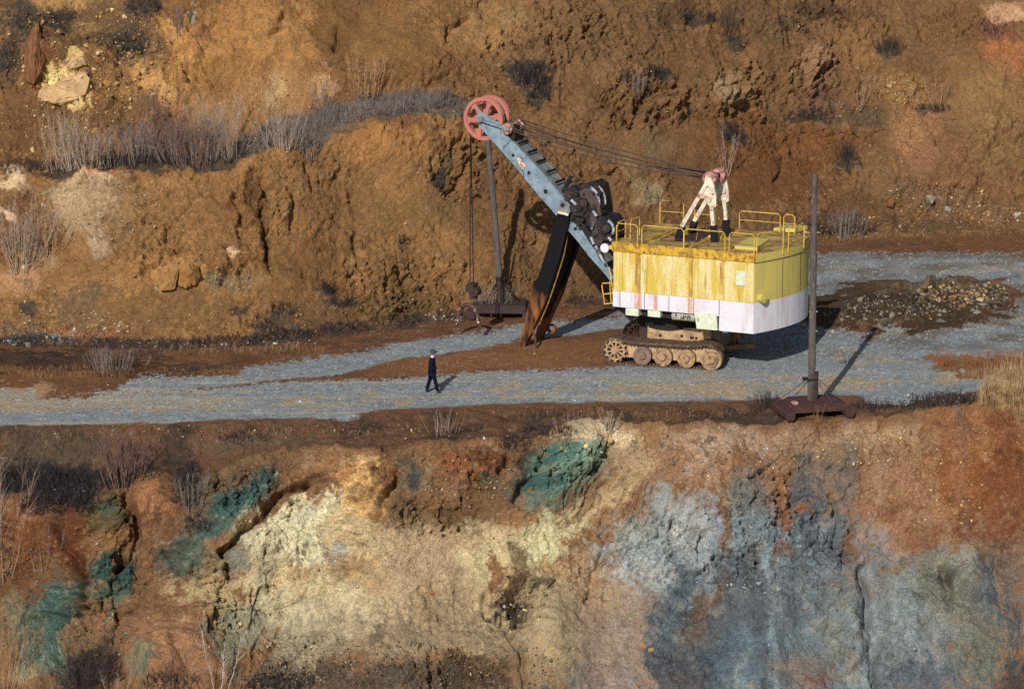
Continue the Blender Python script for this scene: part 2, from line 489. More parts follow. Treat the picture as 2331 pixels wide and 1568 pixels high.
# upper hillside
lay(upper * sstep(-.1, .5, n0), (122, 84, 47))
lay(upper * sstep(.0, .5, n1) * .7, (150, 108, 60))
lay(upper * sstep(.1, .6, -n1) * .6, (108, 78, 50))
lay(upper * sstep(900, 1300, U) * .6, (124, 90, 58))
for a in [(600, 90, 190, 120, -20, (158, 112, 56), .9), (400, 170, 110, 120, -30, (160, 116, 60), .8), (640, 210, 110, 50, 0, (152, 112, 70), .7),
          (760, 60, 60, 90, 0, (112, 78, 40), .7), (900, 80, 90, 90, 0, (130, 92, 46), .8), (150, 60, 180, 110, 0, (112, 86, 56), .9),
          (90, 60, 90, 55, 0, (88, 74, 58), .8), (20, 150, 40, 60, 0, (92, 76, 60), .7), (135, 12, 60, 20, 0, (164, 124, 68), .9), (60, 300, 110, 60, 0, (112, 78, 44), .9),
          (240, 250, 120, 60, 0, (120, 88, 54), .8), (300, 110, 70, 60, 0, (104, 82, 60), .8), (100, 125, 40, 78, -20, (140, 92, 60), .9),
          (150, 205, 66, 38, 20, (206, 176, 112), .95), (184, 143, 24, 18, 0, (190, 160, 100), .95), (195, 60, 40, 20, 0, (150, 116, 76), .6),
          (445, 52, 18, 22, 30, (150, 142, 130), .8), (470, 75, 18, 22, 0, (140, 96, 72), .7), (420, 130, 26, 90, -35, (178, 128, 66), .7), (350, 200, 30, 50, -30, (182, 138, 76), .7),
          (520, 160, 90, 40, -40, (140, 98, 46), .7), (740, 200, 30, 16, 0, (168, 128, 92), .7), (630, 210, 24, 30, 0, (160, 134, 94), .6), (250, 320, 50, 14, 0, (160, 110, 60), .7),
          (1000, 30, 60, 40, 0, (120, 86, 44), .6), (1110, 60, 60, 60, 0, (150, 112, 66), .6), (1330, 60, 140, 60, 0, (130, 96, 62), .8), (1180, 40, 40, 40, 0, (140, 112, 76), .6),
          (1330, 110, 20, 20, 0, (150, 100, 76), .6), (1250, 130, 130, 40, 0, (122, 92, 62), .8), (1210, 185, 60, 34, 20, (96, 76, 60), .7), (1480, 110, 60, 90, 0, (126, 92, 58), .7),
          (1400, 180, 60, 40, 0, (146, 108, 66), .5), (1480, 320, 60, 30, 20, (132, 112, 82), .5), (1480, 440, 50, 30, 20, (150, 138, 110), .7), (1440, 400, 18, 60, -30, (146, 116, 78), .6),
          (1540, 30, 60, 40, 0, (96, 76, 52), .7), (1690, 30, 60, 30, 0, (120, 92, 62), .6), (1660, 210, 50, 40, 0, (150, 128, 92), .7), (1700, 170, 50, 60, 0, (134, 96, 58), .7),
          (1850, 160, 60, 50, 0, (150, 112, 86), .75), (1880, 235, 60, 40, 0, (118, 86, 72), .7), (1960, 120, 50, 60, 0, (148, 106, 64), .7), (2060, 205, 70, 40, 20, (156, 116, 70), .6),
          (1780, 60, 60, 40, 0, (116, 92, 62), .7), (1860, 20, 60, 26, 0, (92, 70, 52), .7), (1990, 20, 40, 20, 0, (112, 84, 60), .6), (1950, 262, 90, 22, 0, (100, 84, 62), .8),
          (1700, 320, 120, 60, 20, (130, 82, 42), .8), (1860, 330, 90, 50, 0, (134, 82, 40), .8), (1760, 410, 130, 60, 0, (124, 78, 42), .8), (2080, 300, 60, 80, 0, (158, 112, 74), .7),
          (2160, 380, 120, 60, 0, (140, 96, 66), .7), (2260, 250, 90, 130, 0, (148, 110, 66), .7), (2290, 120, 60, 60, -30, (168, 104, 50), .8), (2280, 60, 50, 40, 0, (128, 82, 66), .7),
          (2300, 20, 60, 26, 0, (182, 140, 110), .8), (2260, 340, 80, 50, 0, (136, 106, 66), .6), (2120, 450, 120, 34, 10, (124, 96, 72), .8), (2280, 480, 70, 30, 0, (122, 94, 70), .7),
          (1960, 480, 90, 40, 0, (116, 82, 50), .8), (1900, 520, 120, 26, 0, (98, 74, 54), .8), (2100, 505, 160, 18, 0, (98, 76, 56), .8), (2240, 525, 90, 14, 0, (110, 78, 50), .7),
          # lower left face of the upper slope
          (100, 480, 200, 60, 0, (132, 98, 60), .8), (215, 470, 100, 100, 0, (146, 122, 92), .75), (208, 405, 62, 24, 10, (172, 146, 116), .7), (160, 440, 40, 60, 20, (164, 142, 110), .7), (215, 480, 66, 70, 20, (154, 130, 102), .65), (225, 545, 26, 40, 0, (160, 140, 116), .6),
          (25, 420, 40, 30, 10, (184, 156, 124), .9), (60, 435, 26, 26, 0, (150, 128, 100), .6), (50, 510, 70, 60, 0, (114, 74, 46), .8), (15, 490, 14, 10, 0, (196, 170, 140), .8), (240, 392, 50, 7, 0, (162, 92, 48), .8),
          (40, 645, 50, 34, 0, (160, 120, 88), .75), (105, 590, 24, 24, 0, (150, 122, 92), .7), (330, 500, 100, 90, 0, (134, 98, 56), .7), (430, 440, 70, 50, 0, (136, 100, 58), .6), (520, 480, 50, 70, 0, (128, 90, 50), .6),
          (590, 500, 24, 120, -8, (96, 66, 38), .7), (640, 460, 50, 80, 0, (140, 104, 62), .7), (760, 380, 60, 70, 0, (134, 98, 54), .6), (860, 330, 110, 40, 0, (156, 108, 54), .8), (1030, 300, 40, 40, 0, (150, 104, 56), .7),
          (1020, 390, 26, 34, 20, (92, 84, 58), .7), (1010, 470, 60, 60, 0, (122, 92, 54), .7), (820, 480, 110, 90, 0, (126, 92, 52), .7), (700, 600, 130, 60, 0, (118, 84, 46), .7),
          (412, 622, 60, 40, 10, (176, 128, 72), .85), (365, 655, 16, 12, 0, (182, 160, 124), .8), (527, 572, 14, 14, 0, (196, 164, 124), .9), (500, 640, 30, 22, 0, (120, 112, 84), .7), (535, 650, 60, 18, 0, (128, 112, 78), .5),
          (330, 700, 260, 44, 0, (118, 86, 50), .8), (180, 690, 50, 40, 0, (106, 86, 66), .6), (150, 760, 60, 20, 0, (156, 106, 78), .7), (230, 768, 40, 16, 0, (150, 92, 60), .7), (60, 760, 70, 24, 0, (106, 86, 70), .8),
          (720, 720, 130, 40, 0, (112, 84, 54), .8), (930, 690, 90, 50, 0, (104, 82, 52), .8), (900, 600, 90, 60, 0, (120, 90, 50), .7), (1180, 620, 60, 60, 0, (112, 84, 50), .6), (1330, 660, 80, 40, 0, (112, 82, 52), .7), (1110, 560, 60, 90, 0, (122, 90, 50), .6)]:
    X, Y, rx, ry, rot, rgb, al = a
    patch(X, Y, rx, ry, rot, rgb, al * 0.95)
# grey weedy soil on the berm and at the toes
streak([(560, 332), (640, 300), (740, 272), (850, 248), (960, 238), (1045, 240)], 30, (104, 92, 82), .95)
streak([(100, 380), (250, 372), (350, 368), (480, 366), (540, 350)], 14, (80, 68, 60), .9)
streak([(0, 784), (150, 780), (300, 790), (450, 786), (600, 778), (740, 758), (900, 738), (1060, 716)], 15, (76, 66, 62), .95)
streak([(560, 778), (640, 720), (690, 760)], 12, (80, 70, 62), .7)
for a in [(1200, 165, 46, 20), (1212, 192, 44, 14), (1235, 218, 28, 16), (1590, 45, 40, 16), (1670, 95, 26, 22), (1500, 170, 26, 18), (1925, 362, 26, 26), (2018, 115, 26, 26), (1850, 262, 50, 12), (2120, 250, 40, 10), (1660, 305, 26, 22),
          (100, 60, 70, 40), (290, 110, 50, 26), (15, 130, 30, 40), (330, 30, 40, 26), (750, 662, 30, 16), (780, 690, 30, 16), (560, 700, 18, 10), (1005, 410, 20, 24), (1190, 155, 40, 20), (925, 550, 14, 8), (1330, 690, 40, 14), (1900, 530, 60, 10), (60, 700, 20, 18)]:
    patch(*a, 0, (78, 70, 62), .85, .6, .5)

# bench: bare dirt
lay(bench * 1.0, (126, 82, 46))
lay(bench * sstep(0, .5, n1), (110, 74, 46))
lay(bench * sstep(.1, .5, n2) * .5, (142, 98, 62))
patch(130, 830, 260, 30, 0, (98, 66, 40), bench * .9)
patch(100, 855, 200, 14, 0, (140, 92, 46), bench * .7)
patch(60, 810, 120, 12, 0, (76, 62, 50), bench * .8)
patch(60, 890, 60, 16, 0, (170, 130, 84), bench * .9)
patch(1180, 815, 330, 34, -4, (142, 94, 54), bench * .9)
patch(1560, 745, 190, 30, -4, (120, 78, 46), bench * .6)
patch(1980, 545, 160, 16, 0, (112, 76, 46), bench * .8)
patch(2010, 698, 320, 66, 4, (84, 66, 44), bench * .95)
patch(2120, 670, 150, 30, 6, (108, 86, 54), bench * .8)
patch(1920, 590, 60, 16, 0, (128, 92, 56), bench * .8)
patch(2200, 830, 130, 26, 0, (136, 104, 68), bench * .8)
patch(2280, 905, 80, 22, 0, (104, 82, 56), bench * .9)
patch(2070, 930, 160, 24, 0, (92, 80, 66), bench * .9)
# shoulder between the road and the pit edge
shoulder = sstep(2.97, 3.1, seg) * (1 - sstep(3.9, 4.06, seg))
lay(shoulder * .95, (112, 78, 52))
lay(shoulder * sstep(0, .5, n1 + .4 * n2) * .9, (80, 64, 52))
patch(120, 1050, 180, 90, 0, (92, 76, 58), shoulder * .9)
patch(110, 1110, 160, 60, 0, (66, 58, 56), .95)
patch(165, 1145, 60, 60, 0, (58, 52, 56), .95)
patch(300, 1050, 60, 50, 0, (92, 66, 56), shoulder * .8)
patch(600, 1005, 140, 24, 0, (106, 86, 62), shoulder * .8)
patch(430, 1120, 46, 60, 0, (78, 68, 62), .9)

# gravel road: the travelled strips
rn = 0.9 * e1 + 0.6 * e2 + 0.6 * n1
wob = 6 * (1.0 * vnoise(P * np.array([.22, .9, .9], np.float32), 81) + .8 * e1 + .9 * e2 + .9 * e3)


def between(top, bot):
    t = curve(top, U[0]); b = curve(bot, U[0])
    v = V + wob
    return sstep(-9, 9, v - t[None, :]) * sstep(-9, 9, b[None, :] - v)


near_bot = [(0, 972), (236, 970), (505, 957), (783, 953), (900, 930), (1200, 922), (1400, 912), (1700, 912), (1760, 905), (1950, 900), (2000, 925), (2150, 905), (2331, 900)]
main = between([(0, 886), (34, 906), (200, 903), (270, 888), (428, 888), (783, 863), (985, 851), (1200, 842), (1380, 836), (1440, 800), (1560, 752), (1700, 700), (1850, 660), (2331, 600)], near_bot)
main = np.maximum(main, between([(0, 889), (100, 889), (150, 930), (2400, 930)], [(0, 905), (100, 905), (101, 900), (2400, 900)]) * (U < 80))
farst = between([(268, 880), (323, 856), (539, 856), (555, 840), (783, 809), (947, 777), (1035, 763), (1180, 745), (1300, 728), (1420, 716), (1480, 724)],
                [(268, 890), (430, 886), (783, 850), (960, 812), (1130, 785), (1300, 766), (1440, 738), (1470, 722)]) * sstep(262, 275, U)
farroad = between([(1820, 590), (1900, 572), (2000, 578), (2331, 582)], [(1820, 672), (1860, 664), (2019, 648), (2270, 632), (2331, 660)]) * sstep(-.4, .2, (U - 1830) / 30 + e1 + .5 * n1)
island = (1 - sstep(.85, 1.1, ell(2070, 697, 275, 60, 4) + .25 * e1))
tongue = between([(783, 852), (960, 814), (1130, 786), (1300, 768), (1450, 747), (1560, 760)], [(783, 862), (985, 850), (1200, 842), (1400, 836), (1460, 800), (1560, 758)]) * (U > 760)
grassy = 1 - sstep(.8, 1.1, ell(2220, 832, 135, 26) + .4 * e1)
gravel = bench * np.clip(np.maximum(np.maximum(main, farst), farroad) - island - grassy - tongue, 0, 1)
patch2 = sstep(.35, .6, n1 + .35 * e2) * between([(0, 880), (2400, 840)], [(0, 940), (2400, 940)])
gravel = np.clip(gravel, 0, 1)
gm = gravel > 0.5
gravel = bench * sstep(.28, .72, gravel + .40 * e3 + .28 * e2)
lay(gravel * 1.0, (134, 142, 144))
lay(gravel * sstep(.0, .5, n1) * .6, (142, 146, 146))
lay(gravel * sstep(.1, .6, e2) * .6, (104, 116, 126))
along = vnoise(np.stack([P[..., 0] * .05, V / 7.0 + P[..., 0] * .02, P[..., 2] * 0], -1), 84) + .5 * vnoise(np.stack([P[..., 0] * .12, V / 3.5, P[..., 2] * 0], -1), 85)
lay(gravel * sstep(.15, .7, along + .3 * e1) * .75 * sstep(820, 880, V), (168, 152, 124))
for pts, wd, a in [([(0, 930), (300, 925), (640, 918), (783, 906), (1000, 898), (1500, 880), (1800, 872), (2331, 855)], 6, .75), ([(1370, 893), (1560, 885), (1700, 888)], 9, .8),
                   ([(1890, 808), (1990, 818), (2110, 828)], 7, .8), ([(1650, 895), (1830, 880), (2250, 852)], 6, .7), ([(0, 915), (120, 916)], 12, .7), ([(1380, 870), (1650, 862)], 5, .5),
                   ([(2000, 765), (2200, 740), (2331, 715)], 9, .5), ([(1860, 610), (2331, 612)], 8, .45)]:
    streak(pts, wd, (168, 144, 104), gravel * a, .25)
lay(gravel * sstep(1650, 1900, U) * (1 - sstep(760, 850, V)) * sstep(-.5, .4, n1 + .4 * e1) * .75, (114, 98, 78))
lay(gravel * sstep(.05, .5, e3 + .5 * e2) * .35, (88, 98, 106))
lay(gravel * sstep(.25, .6, e3 - .4 * e2) * .5, (170, 174, 172))

# lower pit wall
lay(lower, (152, 108, 66))
for a in [(1830, 1420, 520, 250, 0, (118, 130, 134), 1.0), (1640, 1290, 330, 130, 0, (120, 124, 124), .95), (1060, 1330, 330, 170, 0, (180, 156, 114), .9), (700, 1300, 260, 160, 0, (182, 160, 114), .8), (900, 1560, 330, 56, 0, (116, 100, 78), .8), (1400, 1460, 120, 160, 0, (150, 128, 106), .95), (1560, 1050, 330, 70, 0, (172, 134, 100), .8)]:
    patch(*a[:6], lower * a[6], .3, .3)
lay(lower * sstep(0, .5, n1) * .7, (128, 92, 58))
cream, tan, teal, tealp, greyb, lgrey, orange, rustc, pink, dark, sand = ((210, 200, 158), (188, 154, 104), (66, 108, 102), (88, 118, 104), (96, 108, 120), (164, 168, 164), (166, 102, 46),
    (142, 76, 30), (180, 140, 112), (62, 54, 54), (172, 148, 108))
for a in [(533, 1150, 150, 56, -42), (130, 1400, 95, 120, 0), (265, 1305, 75, 60, 0), (430, 1280, 85, 60, 0), (1285, 1075, 145, 85, -28), (936, 1075, 50, 60, 0), (100, 1480, 60, 90, 0)]:
    patch(*a, (112, 122, 98), lower * .55, 1.6, .6)
for a in [(80, 1215, 85, 95, 0, (152, 92, 46), .95), (170, 1225, 36, 80, 0, (140, 76, 40), .9), (60, 1330, 120, 50, 0, (134, 84, 46), .8), (250, 1180, 48, 62, 0, (116, 98, 58), .95), (250, 1235, 50, 28, 0, (160, 112, 62), .9),
          (248, 1165, 26, 26, 0, (80, 104, 84), .7), (240, 1268, 26, 10, 0, (176, 128, 96), .8), (362, 1170, 66, 80, 0, (180, 118, 66), .95), (380, 1240, 60, 60, 0, (142, 98, 62), .9), (315, 1180, 14, 60, 0, (130, 74, 40), .6),
          (360, 1330, 60, 70, 0, (148, 104, 66), .9), (330, 1400, 70, 50, 0, (140, 100, 66), .8),
          (480, 1130, 70, 60, 0, (118, 100, 72), .8), (560, 1080, 90, 40, 0, (132, 104, 72), .7), (620, 1060, 60, 40, 0, (124, 92, 66), .7), (710, 1050, 60, 30, 0, (150, 108, 66), .7), (650, 1100, 40, 30, -30, (150, 96, 48), .6),
          (533, 1150, 110, 30, -42, teal, .95), (595, 1105, 50, 30, -40, (60, 96, 90), .8), (470, 1205, 40, 26, 0, (70, 78, 74), .8), (240, 1290, 30, 34, 0, (60, 98, 92), .95), (280, 1310, 22, 36, 0, (38, 74, 78), .95), (260, 1290, 8, 24, 0, (180, 110, 60), .8),
          (430, 1275, 46, 42, 0, (92, 108, 94), .9), (400, 1290, 24, 40, 0, (104, 110, 96), .7), (130, 1385, 60, 62, 0, (84, 122, 110), .95), (100, 1400, 34, 40, 0, (92, 126, 110), .7), (30, 1400, 40, 60, 0, (120, 122, 96), .7), (120, 1480, 24, 56, 10, (104, 134, 120), .9),
          (235, 1350, 44, 26, -20, (86, 112, 90), .8), (230, 1385, 50, 30, 0, (156, 112, 66), .8), (230, 1420, 50, 30, 0, (168, 116, 70), .8), (240, 1460, 50, 30, 0, (140, 110, 74), .8), (60, 1540, 40, 30, 0, (168, 152, 110), .8), (110, 1560, 20, 40, 0, (130, 92, 56), .7),
          (390, 1500, 105, 95, 0, (172, 120, 76), .95), (330, 1530, 46, 40, 0, (128, 128, 98), .8), (350, 1555, 30, 16, 0, (96, 120, 100), .7), (200, 1530, 70, 50, 0, (74, 62, 56), .8),
          # cream face
          (690, 1230, 165, 115, -10, cream, .98), (610, 1330, 100, 70, 0, (190, 172, 124), .9), (820, 1250, 80, 100, 10, (194, 168, 116), .9), (480, 1360, 90, 40, 10, (182, 158, 106), .9), (520, 1420, 80, 30, 20, (168, 142, 92), .85), (540, 1290, 30, 40, 0, (130, 130, 118), .8),
          (600, 1300, 26, 60, 20, (152, 146, 118), .6), (700, 1170, 60, 26, -20, (196, 190, 150), .7), (745, 1270, 14, 14, 0, (160, 160, 150), .7), (690, 1285, 10, 26, 0, (150, 148, 138), .7), (780, 1290, 60, 12, 0, (150, 158, 156), .6), (800, 1265, 20, 18, 0, (176, 178, 168), .8),
          (830, 1310, 50, 40, 30, (186, 140, 80), .7), (700, 1330, 90, 30, 0, (192, 158, 108), .7), (900, 1240, 50, 50, 0, (184, 154, 114), .7), (760, 1360, 110, 40, 0, (196, 178, 134), .9), (640, 1405, 150, 50, 0, (180, 168, 128), .9), (800, 1420, 120, 40, 0, (182, 162, 122), .85), (560, 1450, 60, 60, -40, (140, 138, 112), .8),
          (700, 1470, 120, 60, 0, (164, 152, 120), .9), (700, 1545, 130, 34, 0, (128, 114, 92), .7), (650, 1565, 90, 16, 0, (86, 76, 64), .6), (500, 1500, 26, 70, -30, (126, 128, 106), .7),
          (830, 1100, 62, 78, -20, (222, 178, 104), .95), (790, 1080, 40, 26, 0, (196, 140, 72), .8), (870, 1080, 26, 40, 0, (150, 92, 44), .8), (860, 1140, 30, 40, 0, (196, 146, 82), .7), (760, 1060, 60, 20, 0, (170, 122, 66), .7),
          (936, 1080, 22, 40, 0, (70, 84, 80), .85), (915, 1050, 30, 24, 0, (86, 88, 74), .7), (960, 1050, 30, 40, 0, (160, 118, 70), .7), (920, 1150, 40, 40, 0, (124, 96, 68), .7),
          (1070, 1075, 85, 48, 0, (172, 100, 42), .9), (1030, 1110, 34, 16, 0, (150, 112, 90), .7), (1120, 1050, 40, 40, 0, (132, 80, 42), .7), (1195, 1080, 36, 60, 10, (74, 62, 58), .85), (1110, 1110, 44, 24, 0, (96, 104, 84), .8), (1150, 1140, 40, 26, 0, (96, 88, 74), .8),
          (1060, 1160, 130, 45, 0, (140, 102, 62), .8), (1000, 1180, 80, 26, 0, (128, 96, 56), .7), (1190, 1180, 40, 24, 0, (176, 122, 66), .7), (940, 1180, 40, 30, 0, (146, 118, 78), .6),
          (1285, 1075, 110, 62, -28, (114, 152, 130), .98), (1260, 1050, 50, 28, -28, (66, 124, 114), .85), (1320, 1090, 50, 26, -28, (128, 144, 112), .7), (1230, 1110, 40, 26, -30, (52, 98, 92), .8),
          (1110, 1260, 90, 62, 0, (190, 170, 122), .92), (1040, 1230, 50, 30, 0, (178, 150, 106), .7), (970, 1290, 80, 80, 0, (180, 152, 110), .85), (900, 1320, 60, 40, 0, (176, 148, 108), .7), (1000, 1380, 100, 50, 0, (166, 140, 102), .85),
          (1240, 1235, 66, 50, -20, (190, 182, 132), .95), (1310, 1190, 70, 34, -34, (192, 176, 124), .9), (1400, 1130, 110, 26, -36, (186, 158, 110), .9), (1330, 1165, 70, 12, -34, (140, 104, 66), .6), (1250, 1290, 40, 26, 0, (180, 152, 98), .7),
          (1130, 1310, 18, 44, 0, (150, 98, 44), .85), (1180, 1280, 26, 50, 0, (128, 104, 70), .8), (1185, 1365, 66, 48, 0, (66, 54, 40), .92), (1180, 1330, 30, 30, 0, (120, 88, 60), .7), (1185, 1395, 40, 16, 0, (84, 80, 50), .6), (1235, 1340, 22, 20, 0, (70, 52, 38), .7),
          (1260, 1300, 30, 26, 0, (176, 138, 86), .8), (1260, 1440, 78, 110, 0, (172, 150, 108), .95), (1220, 1540, 60, 50, 0, (150, 124, 86), .7), (1150, 1470, 40, 40, 0, (142, 118, 90), .7),
          (880, 1465, 130, 60, 0, (158, 136, 102), .85), (900, 1555, 190, 34, 0, (104, 90, 72), .75), (1080, 1540, 90, 44, 0, (104, 84, 60), .8), (1000, 1440, 120, 34, 0, (152, 128, 98), .7), (800, 1550, 80, 40, 0, (104, 84, 64), .7), (860, 1450, 24, 30, 0, (96, 90, 76), .6),
          (1410, 1460, 105, 140, 0, (156, 132, 110), .95), (1380, 1340, 60, 60, 0, (172, 140, 104), .85), (1330, 1300, 40, 60, 0, (176, 140, 96), .8), (1400, 1550, 90, 40, 0, (146, 126, 112), .8), (1300, 1540, 20, 40, 0, (120, 122, 112), .6),
          (1500, 1180, 60, 70, 20, (160, 126, 92), .8), (1420, 1210, 60, 50, 20, (168, 132, 92), .8), (1460, 1265, 100, 72, 10, (162, 166, 160), .95), (1500, 1300, 60, 40, 0, (178, 184, 182), .8), (1440, 1210, 50, 30, 0, (158, 152, 128), .7), (1395, 1270, 26, 26, 0, (164, 134, 104), .8), (1400, 1300, 40, 20, 0, (172, 174, 170), .8),
          # top band, right half
          (1380, 990, 110, 40, 10, (206, 182, 138), .95), (1500, 1000, 50, 60, 0, (172, 122, 66), .7), (1440, 1060, 60, 50, -30, (182, 150, 108), .8), (1590, 1030, 80, 70, 0, (184, 150, 122), .9), (1530, 1080, 30, 70, 20, (164, 116, 66), .7), (1700, 1010, 70, 40, 0, (176, 146, 118), .9),
          (1800, 1000, 80, 40, 0, (160, 128, 98), .8), (1880, 1030, 60, 50, 0, (168, 128, 90), .8), (1660, 980, 40, 14, 0, (190, 166, 138), .7), (1940, 1020, 20, 60, 0, (134, 132, 122), .7), (1980, 1000, 60, 40, 0, (186, 148, 112), .85), (2060, 990, 60, 40, 0, (180, 142, 104), .8),
          (1690, 1070, 60, 50, 0, (160, 108, 64), .8), (1780, 1060, 80, 40, 0, (158, 116, 76), .8), (1850, 1080, 60, 60, 0, (134, 118, 102), .7),
          # blue grey wall
          (1560, 1250, 200, 95, 0, (154, 164, 164), .97), (1620, 1250, 110, 110, 0, (150, 160, 162), .95), (1760, 1250, 200, 110, 0, (130, 146, 152), .97), (1880, 1230, 80, 130, 0, (112, 124, 130), .9), (1560, 1200, 60, 60, 0, (166, 170, 166), .8), (1700, 1130, 60, 50, 0, (124, 124, 118), .8), (1830, 1140, 40, 70, 0, (104, 108, 114), .85), (1920, 1110, 40, 60, 0, (126, 120, 110), .7),
          (1740, 1320, 190, 40, 0, (108, 116, 124), .9), (1780, 1450, 230, 150, 0, (108, 124, 130), .97), (1640, 1480, 150, 110, 40, (98, 116, 126), .95), (1560, 1540, 80, 60, 0, (84, 90, 100), .9), (1700, 1390, 120, 50, 0, (100, 104, 108), .7), (1600, 1390, 26, 70, 32, (128, 98, 68), .75), (1600, 1450, 40, 30, -30, (126, 110, 94), .6),
          (1820, 1530, 70, 36, 0, (128, 112, 98), .8), (1860, 1560, 60, 20, 0, (144, 98, 66), .6), (1640, 1140, 12, 60, 0, (166, 106, 54), .75), (1775, 1130, 34, 66, 0, (170, 118, 66), .85), (1790, 1190, 14, 30, 0, (168, 98, 50), .7), (1830, 1165, 16, 16, 0, (184, 118, 62), .8), (1650, 1210, 10, 60, 10, (154, 110, 70), .7), (1780, 1250, 12, 30, 0, (158, 108, 68), .7),
          (1880, 1250, 60, 40, 0, (94, 102, 116), .7), (1945, 1240, 26, 40, 0, (140, 96, 58), .85), (1960, 1290, 26, 50, 0, (126, 100, 80), .8), (1945, 1370, 22, 90, 0, (138, 122, 98), .75), (1900, 1450, 26, 70, 0, (140, 136, 112), .8), (1930, 1520, 30, 40, 0, (140, 116, 82), .7), (1980, 1380, 14, 60, 0, (98, 102, 114), .7), (1915, 1530, 16, 40, 0, (112, 116, 118), .7),
          (2100, 1300, 130, 90, 0, (122, 124, 116), .9), (2040, 1420, 160, 140, 0, (122, 132, 130), .95), (2180, 1360, 80, 130, 0, (132, 130, 112), .9), (2110, 1280, 40, 30, 0, (142, 138, 100), .7), (2150, 1315, 26, 20, 0, (84, 76, 72), .8), (2040, 1305, 26, 18, 0, (130, 106, 66), .7), (2185, 1280, 30, 60, 10, (150, 148, 132), .7), (2010, 1210, 50, 40, 20, (130, 136, 140), .8),
          (2100, 1540, 110, 50, 0, (98, 106, 118), .85), (2230, 1500, 60, 70, 0, (124, 124, 100), .7), (2255, 1330, 24, 90, -20, (104, 112, 124), .8), (2310, 1310, 40, 70, 0, (146, 116, 92), .85), (2310, 1440, 30, 60, 0, (122, 114, 108), .8), (2320, 1560, 40, 40, 0, (70, 66, 72), .7), (1540, 1560, 60, 20, 0, (120, 104, 96), .5),
          # orange cap on the right
          (2010, 1120, 60, 90, 0, (164, 126, 96), .9), (2080, 1140, 110, 90, 10, (168, 124, 88), .92), (2020, 1160, 40, 20, 0, (166, 96, 48), .7), (2120, 1215, 90, 26, 0, (158, 108, 66), .85), (2130, 1040, 80, 60, 0, (166, 122, 82), .9), (2230, 1060, 120, 150, 0, (168, 102, 46), .95), (2290, 1130, 80, 100, 0, (146, 82, 36), .9), (2220, 960, 90, 40, 0, (166, 108, 54), .85), (2300, 980, 60, 40, 0, (150, 88, 44), .7), (2280, 1215, 70, 20, 0, (154, 92, 54), .8), (2060, 1235, 50, 16, 0, (160, 102, 62), .7)]:
    X, Y, rx, ry, rot, rgb, al = a
    patch(X, Y, rx, ry, rot, rgb, lower * al, 1.15 if X > 1340 else (.9 if rgb[1] > rgb[0] else .6), .5)
lay(lower * sstep(1340, 1420, U) * sstep(1130, 1230, V) * (1 - sstep(2200, 2300, U)) * sstep(.0, .6, es) * .35, (156, 168, 168))
lay(lower * sstep(1340, 1420, U) * sstep(1200, 1300, V) * sstep(.05, .6, -es) * .28, (86, 100, 110))
for pts, wd, a in [([(590, 1100), (540, 1160), (470, 1220), (430, 1300)], 12, .5), ([(205, 1290), (170, 1350), (120, 1440), (105, 1530)], 16, .5), ([(290, 1290), (275, 1350), (240, 1420)], 9, .5), ([(60, 1400), (70, 1480), (60, 1540)], 14, .35), ([(1230, 1130), (1200, 1170)], 10, .5)]:
    streak(pts, wd, (88, 120, 108), lower * a, .8)
# iron stains running down the right-hand wall, crack lines with dark soil
vs = fbm(np.stack([P[..., 0] * 1.1, P[..., 1] * .1, P[..., 2] * .10], -1), 1.0, 4, 77)
lay(lower * sstep(1480, 1650, U) * sstep(.12, .5, vs) * .55 * (1 - sstep(1230, 1340, V)), (160, 108, 62))
lay(lower * sstep(1480, 1650, U) * sstep(.15, .55, -vs) * .35, (104, 110, 118))
lay(lower * sstep(.2, .6, fbm(P, 1.6, 3, 78)) * .22, (128, 104, 76))
lay(lower * sstep(.3, .65, fbm(P, 1.9, 3, 79)) * .2, (196, 176, 140))
lay(wet * sstep(.25, .65, fbm(P, 2.6, 3, 66)) * .28, (92, 74, 58))

# stone-by-stone tint
stony = np.clip(sstep(-.2, .4, fbm(P, .5, 3, 68)) + .15, 0, 1) * (1 - .6 * smooth)
C *= (1 + wet * rock * (0.06 * (ta - .5) + 0.08 * (tb - .5) * stony + 0.16 * (tc - .5) * stony) + 0.14 * e2 + .20 * e3 + .16 * bed * wet)[..., None]
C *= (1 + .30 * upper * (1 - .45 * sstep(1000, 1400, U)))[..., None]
lay(heap * bench * ((tb - .2) * .9), (126, 110, 84))
lay(heap * bench * (tc < .3) * .6, (58, 54, 48))
g = (C * np.array([.25, .6, .15], np.float32)).sum(-1, keepdims=True)
C = (g + (C - g) * 0.84) * 1.06 * np.clip((g / .17) ** .36, .55, 1.38)
mxc = C.max(-1, keepdims=True)
sat_ = (mxc - C.min(-1, keepdims=True)) / (mxc + 1e-6)
k_ = np.clip((sat_ - .62) / .22, 0, 1) * (lower[..., None] * 1.0 + .25 * upper[..., None])
C *= 1 - .10 * k_
g = (C * np.array([.25, .6, .15], np.float32)).sum(-1, keepdims=True)
C = C + (g - C) * .04 * k_
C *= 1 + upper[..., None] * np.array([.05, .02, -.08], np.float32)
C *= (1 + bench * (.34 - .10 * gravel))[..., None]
C = np.clip(C, 0.008, 0.85)


